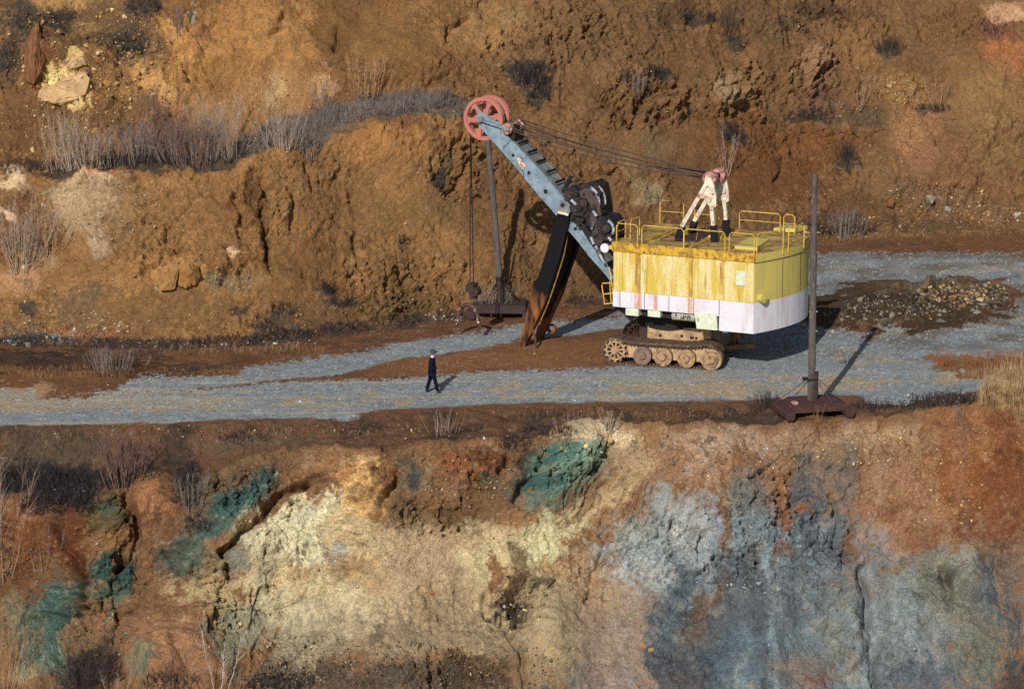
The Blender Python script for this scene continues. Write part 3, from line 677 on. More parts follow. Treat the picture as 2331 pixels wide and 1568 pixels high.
# ---- ground material
def earth(name, bump=0.6, grain=1.0, pebble=14.0):
    m = bpy.data.materials.new(name)
    m.use_nodes = True
    t = m.node_tree
    b = t.nodes['Principled BSDF']
    b.inputs['Roughness'].default_value = 0.95
    b.inputs['Specular IOR Level'].default_value = 0.12
    at = t.nodes.new('ShaderNodeVertexColor'); at.layer_name = 'Col'
    tc_ = t.nodes.new('ShaderNodeTexCoord')
    n = t.nodes.new('ShaderNodeTexNoise'); n.inputs['Scale'].default_value = pebble; n.inputs['Detail'].default_value = 4; n.inputs['Roughness'].default_value = .75
    v = t.nodes.new('ShaderNodeTexVoronoi'); v.inputs['Scale'].default_value = pebble * 0.55
    t.links.new(tc_.outputs['Object'], n.inputs['Vector']); t.links.new(tc_.outputs['Object'], v.inputs['Vector'])
    mr = t.nodes.new('ShaderNodeMapRange')
    mr.inputs['From Min'].default_value = .25; mr.inputs['From Max'].default_value = .75
    mr.inputs['To Min'].default_value = 1 - .55 * grain; mr.inputs['To Max'].default_value = 1 + .55 * grain
    t.links.new(n.outputs['Fac'], mr.inputs['Value'])
    sx = t.nodes.new('ShaderNodeSeparateColor'); t.links.new(v.outputs['Color'], sx.inputs[0])
    m2 = t.nodes.new('ShaderNodeMapRange')
    m2.inputs['To Min'].default_value = 1 - .3 * grain; m2.inputs['To Max'].default_value = 1 + .3 * grain
    t.links.new(sx.outputs[0], m2.inputs['Value'])
    mu = t.nodes.new('ShaderNodeMath'); mu.operation = 'MULTIPLY'
    t.links.new(mr.outputs[0], mu.inputs[0]); mu.inputs[1].default_value = 1.0
    vm = t.nodes.new('ShaderNodeVectorMath'); vm.operation = 'SCALE'
    t.links.new(at.outputs['Color'], vm.inputs[0]); t.links.new(mu.outputs[0], vm.inputs['Scale'])
    t.links.new(vm.outputs[0], b.inputs['Base Color'])
    add = t.nodes.new('ShaderNodeMath'); add.operation = 'MULTIPLY_ADD'
    t.links.new(v.outputs['Distance'], add.inputs[0]); add.inputs[1].default_value = -.25
    t.links.new(n.outputs['Fac'], add.inputs[2])
    bp = t.nodes.new('ShaderNodeBump'); bp.inputs['Strength'].default_value = bump; bp.inputs['Distance'].default_value = .22
    t.links.new(add.outputs[0], bp.inputs['Height']); t.links.new(bp.outputs[0], b.inputs['Normal'])
    return m


M_earth = earth('earth', .8, 1.0, 16)
M_gravel = earth('gravel', .8, 1.0, 20)
idx = np.arange(NR * NC).reshape(NR, NC)
quads = np.stack([idx[:-1, :-1], idx[:-1, 1:], idx[1:, 1:], idx[1:, :-1]], -1)
fseg = SEG[:-1]
r_low = int(np.searchsorted(SEG, 3.0))
r_up = int(np.searchsorted(SEG, 5.0))
gq = gm[:-1, :-1] & gm[1:, 1:]
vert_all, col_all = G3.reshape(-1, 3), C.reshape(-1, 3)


def terrain_piece(name, fmask, mat):
    q = quads[fmask]
    used, inv = np.unique(q, return_inverse=True)
    o = link_mesh(name, vert_all[used], inv.reshape(-1, 4).astype(np.int32), mat, None, True, col_all[used])
    return tag(o, kind='structure')


rowi = np.broadcast_to(np.arange(NR - 1)[:, None], gq.shape)
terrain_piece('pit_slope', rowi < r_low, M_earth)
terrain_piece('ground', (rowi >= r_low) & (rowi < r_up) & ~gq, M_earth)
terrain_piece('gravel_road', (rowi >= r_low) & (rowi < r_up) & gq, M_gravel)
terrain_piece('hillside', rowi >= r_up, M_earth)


def on_ground(X, Y):
    """the terrain point that the survey mark (X, Y) falls on"""
    j = int(np.clip(np.searchsorted(uu, X), 1, NC - 1))
    c = PV[:, j]
    i = int(np.argmin(np.abs(c - Y) + 0.02 * np.abs(np.arange(NR) - np.argmin(np.abs(V[:, j] - Y)))))
    return Vector(G3[i, j].tolist())


def on_ground_n(X, Y):
    j = int(np.clip(np.searchsorted(uu, X), 1, NC - 1))
    i = int(np.argmin(np.abs(PV[:, j] - Y)))
    return Vector(G3[i, j].tolist()), Vector(N[i, j].tolist())
# ------------------------------------------------------------------ mesh building tools
class MB:
    """collects shapes; build() links them as one mesh object"""
    def __init__(s, xf=None):
        s.v, s.f, s.xf = [], [], xf

    def add(s, vs, fs):
        n = len(s.v)
        for p in vs:
            p = Vector(p)
            s.v.append(s.xf @ p if s.xf else p)
        s.f += [tuple(i + n for i in f) for f in fs]
        return s

    def box(s, x0, x1, y0, y1, z0, z1, bev=0.0):
        if bev > 0:
            pts = [(x0 + bev, z0), (x1 - bev, z0), (x1, z0 + bev), (x1, z1 - bev), (x1 - bev, z1), (x0 + bev, z1), (x0, z1 - bev), (x0, z0 + bev)]
            return s.slab(pts, y0, y1)
        return s.add([(x, y, z) for x in (x0, x1) for y in (y0, y1) for z in (z0, z1)],
                     [(0, 1, 3, 2), (4, 6, 7, 5), (0, 4, 5, 1), (2, 3, 7, 6), (0, 2, 6, 4), (1, 5, 7, 3)])

    def slab(s, pts, y0, y1):          # outline in x-z, thickness along y
        a = sum(p[0] * q[1] - q[0] * p[1] for p, q in zip(pts, pts[1:] + pts[:1]))
        if a < 0: pts = pts[::-1]
        n = len(pts)
        return s.add([(x, y0, z) for x, z in pts] + [(x, y1, z) for x, z in pts],
                     [tuple(range(n)), tuple(range(2 * n - 1, n - 1, -1))] + [((i + 1) % n, i, i + n, (i + 1) % n + n) for i in range(n)])

    def plan(s, pts, z0, z1):          # outline in x-y, extruded up
        a = sum(p[0] * q[1] - q[0] * p[1] for p, q in zip(pts, pts[1:] + pts[:1]))
        if a < 0: pts = pts[::-1]
        n = len(pts)
        return s.add([(x, y, z0) for x, y in pts] + [(x, y, z1) for x, y in pts],
                     [tuple(range(n - 1, -1, -1)), tuple(range(n, 2 * n))] + [(i, (i + 1) % n, (i + 1) % n + n, i + n) for i in range(n)])

    def bar(s, a, b, wd, ht=None, up=(0, 0, 1)):      # square bar between two points
        a, b = Vector(a), Vector(b)
        ht = ht or wd
        d = (b - a).normalized()
        u = Vector(up)
        if abs(d.dot(u)) > .98: u = Vector((0, 1, 0))
        x = d.cross(u).normalized(); y = x.cross(d).normalized()
        vs = [p + x * sx * wd / 2 + y * sy * ht / 2 for p in (a, b) for sx, sy in ((-1, -1), (1, -1), (1, 1), (-1, 1))]
        return s.add(vs, [(3, 2, 1, 0), (4, 5, 6, 7), (0, 1, 5, 4), (1, 2, 6, 5), (2, 3, 7, 6), (3, 0, 4, 7)])

    def tube(s, pts, r, n=6, r1=None, cap=True):
        pts = [Vector(p) for p in pts]
        m = len(pts)
        vs, fs = [], []
        for i, p in enumerate(pts):
            d = (pts[min(i + 1, m - 1)] - pts[max(i - 1, 0)]).normalized()
            u = Vector((0, 0, 1)) if abs(d.z) < .9 else Vector((0, 1, 0))
            x = d.cross(u).normalized(); y = x.cross(d).normalized()
            rr = r if r1 is None else r + (r1 - r) * i / (m - 1)
            vs += [p + (x * math.cos(2 * math.pi * k / n) + y * math.sin(2 * math.pi * k / n)) * rr for k in range(n)]
        for i in range(m - 1):
            fs += [(i * n + k, i * n + (k + 1) % n, (i + 1) * n + (k + 1) % n, (i + 1) * n + k) for k in range(n)]
        if cap:
            fs += [tuple(range(n - 1, -1, -1)), tuple(range((m - 1) * n, m * n))]
        return s.add(vs, fs)

    def ring(s, c, r0, r1, y0, y1, n=32, ry=1.0):      # flat annulus about the y axis through (x, z)
        vs, fs = [], []
        for k in range(n):
            ca, sa = math.cos(2 * math.pi * k / n), math.sin(2 * math.pi * k / n)
            for r in (r0, r1):
                for y in (y0, y1):
                    vs.append((c[0] + r * ca, y, c[1] + r * sa))
        for k in range(n):
            a, b = 4 * k, 4 * ((k + 1) % n)
            fs += [(a, a + 2, b + 2, b), (a + 1, b + 1, b + 3, a + 3), (a + 2, a + 3, b + 3, b + 2), (a, b, b + 1, a + 1)]
        return s.add(vs, fs)

    def disc(s, c, r, y0, y1, n=28, r1=None):
        r1 = r if r1 is None else r1
        vs = [(c[0] + r * math.cos(2 * math.pi * k / n), y0, c[1] + r * math.sin(2 * math.pi * k / n)) for k in range(n)]
        vs += [(c[0] + r1 * math.cos(2 * math.pi * k / n), y1, c[1] + r1 * math.sin(2 * math.pi * k / n)) for k in range(n)]
        return s.add(vs, [tuple(range(n)), tuple(range(2 * n - 1, n - 1, -1))] + [((k + 1) % n, k, k + n, (k + 1) % n + n) for k in range(n)])

    def build(s, name, mat, parent=None, smooth=False):
        return link_mesh(name, [tuple(p) for p in s.v], s.f, mat, parent, smooth)


def paint(name, c1, c2, scale=2.0, lo=.45, hi=.6, rough=.6, c3=None, scale3=6.0, lo3=.55, hi3=.65, stretch=(1, 1, 1), bump=.15, spec=.35, metal=0.0, grain=.25):
    """weathered paint: a base, a second tone in streaks or blotches, and a third for rust or chips"""
    m = bpy.data.materials.new(name)
    m.use_nodes = True
    t = m.node_tree
    b = t.nodes['Principled BSDF']
    b.inputs['Roughness'].default_value = rough
    b.inputs['Specular IOR Level'].default_value = spec
    b.inputs['Metallic'].default_value = metal
    tc_ = t.nodes.new('ShaderNodeTexCoord')
    mp = t.nodes.new('ShaderNodeMapping'); mp.inputs['Scale'].default_value = stretch
    t.links.new(tc_.outputs['Object'], mp.inputs['Vector'])

    def mask(sc, a, bb, vec):
        n = t.nodes.new('ShaderNodeTexNoise'); n.inputs['Scale'].default_value = sc; n.inputs['Detail'].default_value = 6; n.inputs['Roughness'].default_value = .65
        t.links.new(vec, n.inputs['Vector'])
        r = t.nodes.new('ShaderNodeMapRange'); r.inputs['From Min'].default_value = a; r.inputs['From Max'].default_value = bb
        t.links.new(n.outputs['Fac'], r.inputs['Value'])
        return r.outputs[0], n

    f, n = mask(scale, lo, hi, mp.outputs[0])
    mx = t.nodes.new('ShaderNodeMix'); mx.data_type = 'RGBA'
    mx.inputs[6].default_value = (*alb(*c1), 1); mx.inputs[7].default_value = (*alb(*c2), 1)
    t.links.new(f, mx.inputs[0])
    out = mx.outputs[2]
    if c3:
        f3, _ = mask(scale3, lo3, hi3, mp.outputs[0])
        m3 = t.nodes.new('ShaderNodeMix'); m3.data_type = 'RGBA'
        t.links.new(out, m3.inputs[6]); m3.inputs[7].default_value = (*alb(*c3), 1)
        t.links.new(f3, m3.inputs[0])
        out = m3.outputs[2]
    fg, _ = mask(18.0, .3, .7, tc_.outputs['Object'])
    mr = t.nodes.new('ShaderNodeMapRange'); mr.inputs['To Min'].default_value = 1 - grain; mr.inputs['To Max'].default_value = 1 + grain
    t.links.new(fg, mr.inputs['Value'])
    vm = t.nodes.new('ShaderNodeVectorMath'); vm.operation = 'SCALE'
    t.links.new(out, vm.inputs[0]); t.links.new(mr.outputs[0], vm.inputs['Scale'])
    t.links.new(vm.outputs[0], b.inputs['Base Color'])
    bp = t.nodes.new('ShaderNodeBump'); bp.inputs['Strength'].default_value = bump; bp.inputs['Distance'].default_value = .05
    t.links.new(n.outputs['Fac'], bp.inputs['Height']); t.links.new(bp.outputs[0], b.inputs['Normal'])
    return m


M_yellow = paint('yellow_paint', (194, 168, 70), (214, 198, 150), 1.3, .43, .60, .6, (160, 124, 56), 2.2, .60, .72, (1.6, 1.6, .28), .1)
M_yellow_plain = paint('yellow_plain', (200, 182, 100), (188, 172, 94), 1.2, .4, .6, .5, (170, 140, 60), 3, .62, .74, (1.5, 1.5, .3), .08, grain=.12)
M_olive = paint('seam_olive', (92, 82, 44), (70, 62, 38), 6)
M_rim = paint('yellow_rim', (196, 156, 48), (150, 112, 44), 3.0, .45, .6, .7, (110, 82, 46), 6, .52, .64)
M_roof = paint('roof_dirt', (182, 152, 80), (126, 98, 60), 1.3, .40, .58, .85, (76, 60, 44), 3.4, .54, .66)
M_white = paint('white_paint', (208, 206, 214), (198, 188, 194), 1.6, .48, .62, .55, (168, 104, 84), 2.4, .66, .76, (1.6, 1.6, .3), .08, grain=.12)
M_rail = paint('rail_yellow', (214, 178, 84), (196, 156, 60), 4, .4, .6, .55, (140, 92, 50), 9, .6, .7)
M_pale = paint('pale_green_paint', (206, 214, 192), (190, 196, 172), 4, .4, .6, .6, (96, 76, 60), 8, .66, .72)
M_blue = paint('blue_paint', (126, 146, 162), (104, 120, 132), 1.8, .43, .6, .6, (90, 84, 82), 3.6, .57, .70, bump=.1, grain=.16)
M_bluetop = paint('blue_deck', (128, 134, 134), (104, 106, 102), 3.2, .4, .6, .75, (90, 76, 64), 6, .58, .68)
M_red = paint('red_sheave', (172, 102, 96), (180, 108, 82), 2.0, .45, .58, .7, (150, 112, 112), 3.5, .53, .62)
M_pinkrust = paint('pink_rust', (150, 96, 84), (196, 150, 140), 7, .45, .58, .7, (60, 40, 40), 10, .55, .62)
M_black = paint('black_grease', (13, 14, 22), (22, 22, 28), 2, .45, .6, .5, (60, 42, 28), 4, .66, .72, spec=.3)
M_oil = paint('oily_machinery', (22, 20, 23), (52, 44, 42), 3, .48, .62, .6, (96, 92, 94), 5, .66, .70, spec=.35)
M_darkrust = paint('dark_rust', (62, 44, 40), (48, 36, 36), 4, .4, .6, .8, (110, 72, 60), 9, .6, .7)
M_handle = paint('scorched_handle', (8, 8, 14), (16, 14, 18), 2, .5, .62, .55, (50, 36, 26), 4, .66, .74, spec=.2, bump=.05)
M_handle_rust = paint('rusty_handle', (124, 78, 44), (74, 48, 32), 1.6, .42, .6, .8, (30, 24, 22), 3, .55, .68)
M_edgelight = paint('edge_highlight', (150, 118, 62), (96, 74, 44), 6, .45, .6, .6)  # bright highlight along the handle's near edge, put into the colour
M_cream = paint('cream_steel', (214, 206, 188), (190, 174, 154), 3, .45, .6, .6, (140, 82, 60), 4.5, .56, .66)
M_track = paint('track_rust', (78, 60, 48), (112, 92, 74), 5, .48, .62, .85, (50, 38, 36), 9, .55, .64)
M_wheel = paint('wheel_tan', (166, 134, 100), (132, 106, 84), 5, .45, .6, .8, (84, 62, 52), 6, .55, .66)
M_wheeld = paint('wheel_grey', (112, 92, 84), (150, 122, 96), 4, .45, .6, .75, (70, 56, 54), 8, .58, .66)
M_frame = paint('frame_tan', (178, 148, 112), (142, 116, 90), 3, .45, .6, .75, (112, 78, 56), 6, .6, .68)
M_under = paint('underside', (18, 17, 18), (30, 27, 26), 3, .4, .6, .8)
M_rope = paint('wire_rope', (30, 26, 28), (44, 38, 36), 20, .4, .6, .6)
M_guy = paint('old_rope', (62, 50, 46), (84, 70, 60), 10, .4, .6, .8)
M_whiteplate = paint('white_disc', (226, 216, 222), (206, 198, 204), 9, .45, .6, .5)

# ------------------------------------------------------------------ the mining shovel
YAW = R(25)
rx_, fy_ = (math.cos(YAW), -math.sin(YAW)), (math.sin(YAW), math.cos(YAW))
PHI = R(17)                                       # tracks stand at a slightly different angle
near_track = ground(1503, 839)
lat = Vector((math.sin(PHI), math.cos(PHI), 0))
C0 = Vector(near_track.tolist()) + lat * 2.25
C0.z = 0.0
shovel = empty('mining_shovel', C0, -YAW)
tag(shovel, 'yellow and white rope shovel excavator with a blue boom and pink wheels on the gravel', 'excavator')
MI = (Matrix.Translation(C0) @ Matrix.Rotation(-YAW, 4, 'Z')).inverted()
camL = MI @ Vector(CAM.tolist())


def T(X, Y, y):
    """survey mark on the shovel's lengthwise plane at side offset y -> (x, y, z) in the shovel's frame"""
    d = MI.to_3x3() @ Vector(ray(X, Y).tolist())
    t = (y - camL.y) / d.y
    return camL + d * t


def TX(X, Y, x):                                   # the same on a cross plane at x
    d = MI.to_3x3() @ Vector(ray(X, Y).tolist())
    t = (x - camL.x) / d.x
    return camL + d * t


def TZ(X, Y, z):                                   # and on a level plane at z
    d = MI.to_3x3() @ Vector(ray(X, Y).tolist())
    t = (z - camL.z) / d.z
    return camL + d * t


def poly(pts, y):
    return [(T(X, Y, y).x, T(X, Y, y).z) for X, Y in pts]


W2 = 2.45
rc = T(1716, 700, -W2)                             # rear corner
xf = T(1396, 640, -W2).x
xr = rc.x
z_roof = (T(1716, 575, -W2).z + T(1397, 556, -W2).z) / 2
z_rim = z_roof - .34
z_band = T(1716, 690.5, -W2).z
z_skirt = T(1500, 707, -W2).z
z_low = T(1716, 760, -W2).z
xcw = T(1638, 740, -W2).x


def arc(w, grow=0.0, n=14):
    """rear wall, bowed outward"""
    p0, p1, p2 = (xr + grow, -w), (xr + 1.45 + grow, .35), (xr + .62 + grow, w)
    out = []
    for i in range(n + 1):
        u = i / n
        out.append(tuple((1 - u) ** 2 * p0[k] + 2 * u * (1 - u) * p1[k] + u * u * p2[k] for k in (0, 1)))
    return out


def house_plan(grow=0.0, x0=None):
    x0 = xf if x0 is None else x0
    w_ = W2 + grow
    return [(x0 - grow, -w_)] + arc(w_, 0) + [(x0 - grow, w_)]


body = MB().plan(house_plan(-.02), z_band, z_roof - .004).build('body', M_yellow_plain, shovel)
tag(body, 'yellow body with a bowed rear wall')
pw = MB()
xs = [T(X, 640, -W2).x for X in (1396, 1417.5, 1473, 1530, 1589.5, 1648, 1701, 1716)]
for a, b in zip(xs[:-1], xs[1:]):
    pw.box(a + .012, b - .012, -W2 - .012, -W2 + .02, z_band + .01, z_rim - .005)
pw = pw.build('wall_panel', M_yellow, shovel)
tag(pw, 'streaked yellow side panels stained with rust')
MB().box(T(1687, 0, -W2).x, T(1709, 0, -W2).x, -W2 - .05, -W2 - .0125, T(1690, 650, -W2).z, T(1690, 617, -W2).z).build('wall_vent', M_pale, pw)
for (X, wd, y0, y1) in ((1458, .13, 575, 668), (1581, .09, 585, 676), (1652, .07, 600, 668)):
    MB().box(T(X, 0, -W2).x - wd, T(X, 0, -W2).x + wd, -W2 - .0155, -W2 - .0125, T(X, y1, -W2).z, T(X, y0, -W2).z).build('rust_stain', paint('rust_run', (160, 122, 58), (200, 174, 92), 3, .5, .62, .8, None, stretch=(3, 3, .4)), pw)
sk = MB().plan(house_plan(.012), z_skirt, z_band - .002).build('skirt', M_white, shovel)
tag(sk, 'white band below the yellow')
cwx = house_plan(.016, xcw)
MB().plan(cwx, z_low, z_skirt - .002).build('counterweight', M_white, shovel)
for (X, wd) in ((1459, .16), (1500, .08), (1581, .12)):
    MB().box(T(X, 0, -W2).x - wd, T(X, 0, -W2).x + wd, -W2 - .0185, -W2 - .0125, z_skirt + .02, z_band - .02).build('rust_stain', paint('rust_white', (188, 146, 132), (210, 188, 184), 3, .5, .62, .8, None, stretch=(3, 3, .4)), sk)
for X in (1417, 1474, 1531, 1589, 1648):
    MB().box(T(X, 0, -W2).x - .012, T(X, 0, -W2).x + .012, -W2 - .0145, -W2 - .0122, z_skirt + .01, z_band - .01).build('seam', M_under, sk)
rim = MB().box(xf - .05, xr + .02, -W2 - .06, -W2 + .021, z_rim, z_roof + .04, .02).box(xf - .05, xf - .021, -W2 + .022, W2, z_rim, z_roof + .04).build('roof_rim', M_rim, shovel)
rf = MB().plan(house_plan(-.02), z_roof, z_roof + .03)
rfo = rf.build('roof', M_roof, shovel)
rs = MB()
for X in (1458, 1570, 1650):
    a = T(X, 575, -W2)
    rs.box(a.x - .05, a.x + .05, -W2 + .04, W2 - .04, z_roof + .031, z_roof + .07)
rs.build('roof_seam', M_rim, rfo)
sm = arc(W2 - .004, .02)
seam = MB()
for zz in (z_rim - .02,):
    for p, q in zip(sm[:-1], sm[1:]):
        seam.bar((p[0], p[1], zz), (q[0], q[1], zz), .02, .02)
seam.build('rear_seam', M_olive, shovel)
for i in (4, 8):
    p = sm[i]
    sv = MB()
    sv.box(p[0] - .012, p[0] + .004, p[1] - .006, p[1] + .006, z_band + .05, z_rim - .05)
    sv.build('rear_panel_seam', M_olive, shovel)
kp = sm[1]
kn = MB(Matrix.Translation((kp[0] + .02, kp[1] - .12, T(1741, 675, -1.8).z)) @ Matrix.Rotation(R(68), 4, 'Z'))
kn.disc((0, 0), .19, -.16, .1, 20, .17).disc((0, 0), .10, -.19, -.16, 16)
kn.build('vent_knob', M_yellow_plain, shovel, False)
# small blue stencil and latch marks on the counterweight
mk = MB()
for i in range(3):
    x = T(1647 + i * 4, 757, -W2).x
    mk.box(x - .02, x + .02, -W2 - .02, -W2 - .0165, T(0 + 1650, 757.5, -W2).z, T(1650, 753.5, -W2).z)
mk.build('stencil', paint('stencil_blue', (90, 120, 150), (130, 150, 170), 9), shovel)

# things hung under the body
for X0, X1, Y0, Y1 in ((1424, 1453.5, 700, 717), (1474.5, 1503, 702, 720)):
    a, b = T(X0, Y1, -W2 + .03), T(X1, Y0, -W2 + .03)
    MB().box(a.x, b.x, -W2 + .03, -W2 + .5, a.z, z_skirt).build('tool_box', M_pale, shovel)
a, b = T(1528, 730, -W2 + .05), T(1581, 712, -W2 + .05)
r_ = (T(1550, 710, -W2 + .05).z - T(1550, 731, -W2 + .05).z) / 2
tk = MB().tube([(a.x, -W2 + .26, a.z + r_), (b.x, -W2 + .26, a.z + r_)], r_, 16)
tk = tk.build('air_tank', paint('tank_paint', (176, 172, 160), (150, 146, 134), 5, .4, .6, .6, (52, 44, 40), 7, .56, .6), shovel)
lt = MB()
for i, (u, ln) in enumerate(((.42, .10), (.52, .16), (.63, .05), (.70, .14), (.80, .15))):
    x = a.x + (b.x - a.x) * u
    lt.box(x - .02, x + .02, -W2 + .26 - r_ - .006, -W2 + .26 - r_ + .06, a.z + r_ - ln / 2, a.z + r_ + ln / 2)
lt.build('tank_lettering', M_under, tk)
p0 = poly([(1580.5, 712), (1630, 715), (1633, 752), (1586, 748)], -W2 - .05)
dr = MB().slab(p0, -W2 - .05, -W2 + .25).build('locker', M_pale, shovel)
MB().bar(T(1589, 732, -W2 - .06), T(1589, 724, -W2 - .06), .03).build('handle', M_under, dr)
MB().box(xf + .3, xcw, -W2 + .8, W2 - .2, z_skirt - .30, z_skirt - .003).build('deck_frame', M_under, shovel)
MB().box(T(1633, 0, -W2).x + .02, xcw - .01, -W2 + .1, -W2 + .5, z_low + .1, z_skirt - .003).build('gap_shade', M_under, shovel)  # near-black box stands for the shade in the gap before the counterweight

# roof fittings
zr_ = z_roof + .03


def roof_box(corners, h, mat, name):
    q = [TZ(X, Y, zr_) for X, Y in corners]
    return MB().plan([(p.x, p.y) for p in q], zr_, zr_ + h).build(name, mat, shovel)


roof_box([(1672, 566), (1722, 570), (1752, 550), (1706, 547)], .12, M_yellow_plain, 'roof_hatch')
roof_box([(1761, 527), (1809, 529), (1838, 522), (1790, 520)], .16, M_yellow_plain, 'roof_hatch')
roof_box([(1536, 549), (1590, 551), (1597, 541), (1541, 539)], .05, M_darkrust, 'roof_plate')
roof_box([(1567, 541), (1600, 543), (1622, 533), (1584, 530)], .06, M_darkrust, 'roof_plate')
roof_box([(1612, 543), (1642, 545), (1648, 539), (1620, 537)], .12, M_rail, 'roof_block')
roof_box([(1520, 539), (1540, 541), (1545, 536), (1526, 534)], .05, M_handle_rust, 'roof_plate')


def railing(pts_top, h0, y=None, mid=True, name='railing', r=.022):
    """bent-tube guard rail: runs through the given roof points"""
    m = MB()
    a, b = Vector(pts_top[0]), Vector(pts_top[-1])
    path = [Vector((a.x, a.y, zr_ - .25)), Vector((a.x, a.y, zr_ + h0 - .12))]
    dirv = (Vector(pts_top[1]) - a).normalized()
    path += [a + Vector((0, 0, h0)) * 1 + dirv * .10]
    for p in pts_top[1:-1]:
        path.append(Vector(p) + Vector((0, 0, h0)))
    dirv = (Vector(pts_top[-2]) - b).normalized()
    path += [b + Vector((0, 0, h0)) + dirv * .10, Vector((b.x, b.y, zr_ + h0 - .12)), Vector((b.x, b.y, zr_ - .25))]
    m.tube(path, r, 6)
    if mid:
        m.tube([Vector(p) + Vector((0, 0, h0 * .52)) for p in pts_top], r * .7, 5)
    return m.build(name, M_rail, shovel)


def edge(X, y):
    p = T(X, 560, y)
    return Vector((p.x, y, zr_))


yn, yfar = -W2 - .03, W2 + .03
rail_h = .80
for X0, X1 in ((1403, 1451), (1461, 1556), (1557, 1650), (1660, 1717)):
    railing([edge(X0, yn), edge(X1, yn)], rail_h, mid=False)
an = arc(W2, .02)
V3 = lambda p: Vector((p[0], p[1], zr_))
railing([V3(an[0]) + Vector((.03, .1, 0)), V3(an[2]), V3(an[4])], rail_h, mid=False)
railing([V3(an[5]), V3(an[7]), V3(an[9])], rail_h, mid=False)
railing([edge(1403, yn) + Vector((-.02, .15, 0)), edge(1403, yn) + Vector((-.02, 1.0, 0))], rail_h)
railing([edge(1403, yn) + Vector((.25, .9, 0)), edge(1403, yn) + Vector((.25, 1.9, 0))], rail_h)


def far_edge(X):
    p = T(X, 510, yfar)
    return Vector((min(p.x, xr - .05), yfar, zr_))


for X0, X1 in ((1502, 1556), (1581, 1636), (1683, 1776), (1784, 1832)):
    railing([far_edge(X0), far_edge(X1)], 1.0 if X0 < 1600 else .8)
MB().tube([edge(1650, yn), edge(1650, yn) + Vector((0, -.04, -.42))], .03, 6).build('pipe', M_rail, shovel)
MB().tube([edge(1456, yn) + Vector((.12, 0, .12)), edge(1456, yn) + Vector((0, -.05, .02)), edge(1456, yn) + Vector((0, -.05, -.40))], .045, 6).build('pipe', M_rim, shovel)
cb = MB()
pp = [TZ(X, Y, zr_ + .05) for X, Y in ((1585, 545), (1588, 530), (1600, 515), (1640, 535), (1660, 548))]
cb.tube(pp, .02, 5)
pp = [TZ(X, Y, zr_ + .05) for X, Y in ((1500, 545), (1540, 525), (1570, 520))]
cb.tube(pp, .025, 5)
cb.build('roof_pipe', M_rail, shovel)

# floodlight disc on its arm at the front corner
a = T(1398, 562, -W2 + .3)
lamp = MB().bar((a.x + .1, -W2 + .3, a.z), T(1382, 563, -W2 + .25), .1, .16).build('lamp_arm', M_rail, shovel)
MB().disc((T(1376, 565, -W2 + .1).x, T(1376, 565, -W2 + .1).z), .19, -W2 + .1, -W2 + .18, 24).build('floodlight', M_whiteplate, shovel)

# front walkway and ladder
lad = MB()
for (X0, Y0), (X1, Y1) in (((1370, 648), (1376, 692)), ((1388, 640), (1391, 690)), ((1371, 645), (1394, 644)), ((1373, 670), (1394, 667)), ((1387, 608), (1393, 645)), ((1392, 640), (1398, 690)), ((1375, 692), (1398, 690))):
    lad.tube([T(X0, Y0, -1.9), T(X1, Y1, -1.9)], .025, 5)
lad.build('front_ladder', M_rail, shovel)
a = T(1376, 693, -1.9)
MB().box(a.x, xf - .02, -2.2, -.8, a.z - .08, a.z - .02).build('walkway', M_darkrust, shovel)
MB().box(xf - .25, xf + .1, -.75, .75, T(1398, 640, -.6).z - .5, T(1398, 640, -.6).z + .35).build('boom_foot', M_oil, shovel)

# ---- undercarriage
tx = Matrix.Rotation(YAW - PHI, 4, 'Z')
MIt = tx.inverted()


def TT(X, Y, y):
    """survey mark on the track's side plane"""
    M = (Matrix.Translation(C0) @ Matrix.Rotation(-PHI, 4, 'Z')).inverted()
    c = M @ Vector(CAM.tolist())
    d = M.to_3x3() @ Vector(ray(X, Y).tolist())
    return c + d * ((y - c.y) / d.y)


ytn = -2.25
tl, tr = TT(1368, 806, ytn).x, TT(1638, 815, ytn).x
sp_c = TT(1401, 801, ytn); idl = TT(1616, 813, ytn)
zc1 = .62
rr = .60
bw = .95


def track_path(n=40):
    x0, x1, r = tl + rr, tr - rr, rr
    per = []
    L1 = x1 - x0
    tot = 2 * L1 + 2 * math.pi * r
    for i in range(n):
        s_ = tot * i / n
        if s_ < L1:
            per.append((x0 + s_, r - r, 0.0))
        elif s_ < L1 + math.pi * r:
            a = (s_ - L1) / r
            per.append((x1 + r * math.sin(a), r - r * math.cos(a), a))
        elif s_ < 2 * L1 + math.pi * r:
            d = s_ - L1 - math.pi * r
            u = d / L1
            sag = .14 * math.sin(math.pi * u) + .03 * math.sin(3 * math.pi * u)
            per.append((x1 - d, 2 * r - sag, math.pi))
        else:
            a = (s_ - 2 * L1 - math.pi * r) / r
            per.append((x0 - r * math.sin(a), r + r * math.cos(a), math.pi + a))
    return per, tot / n


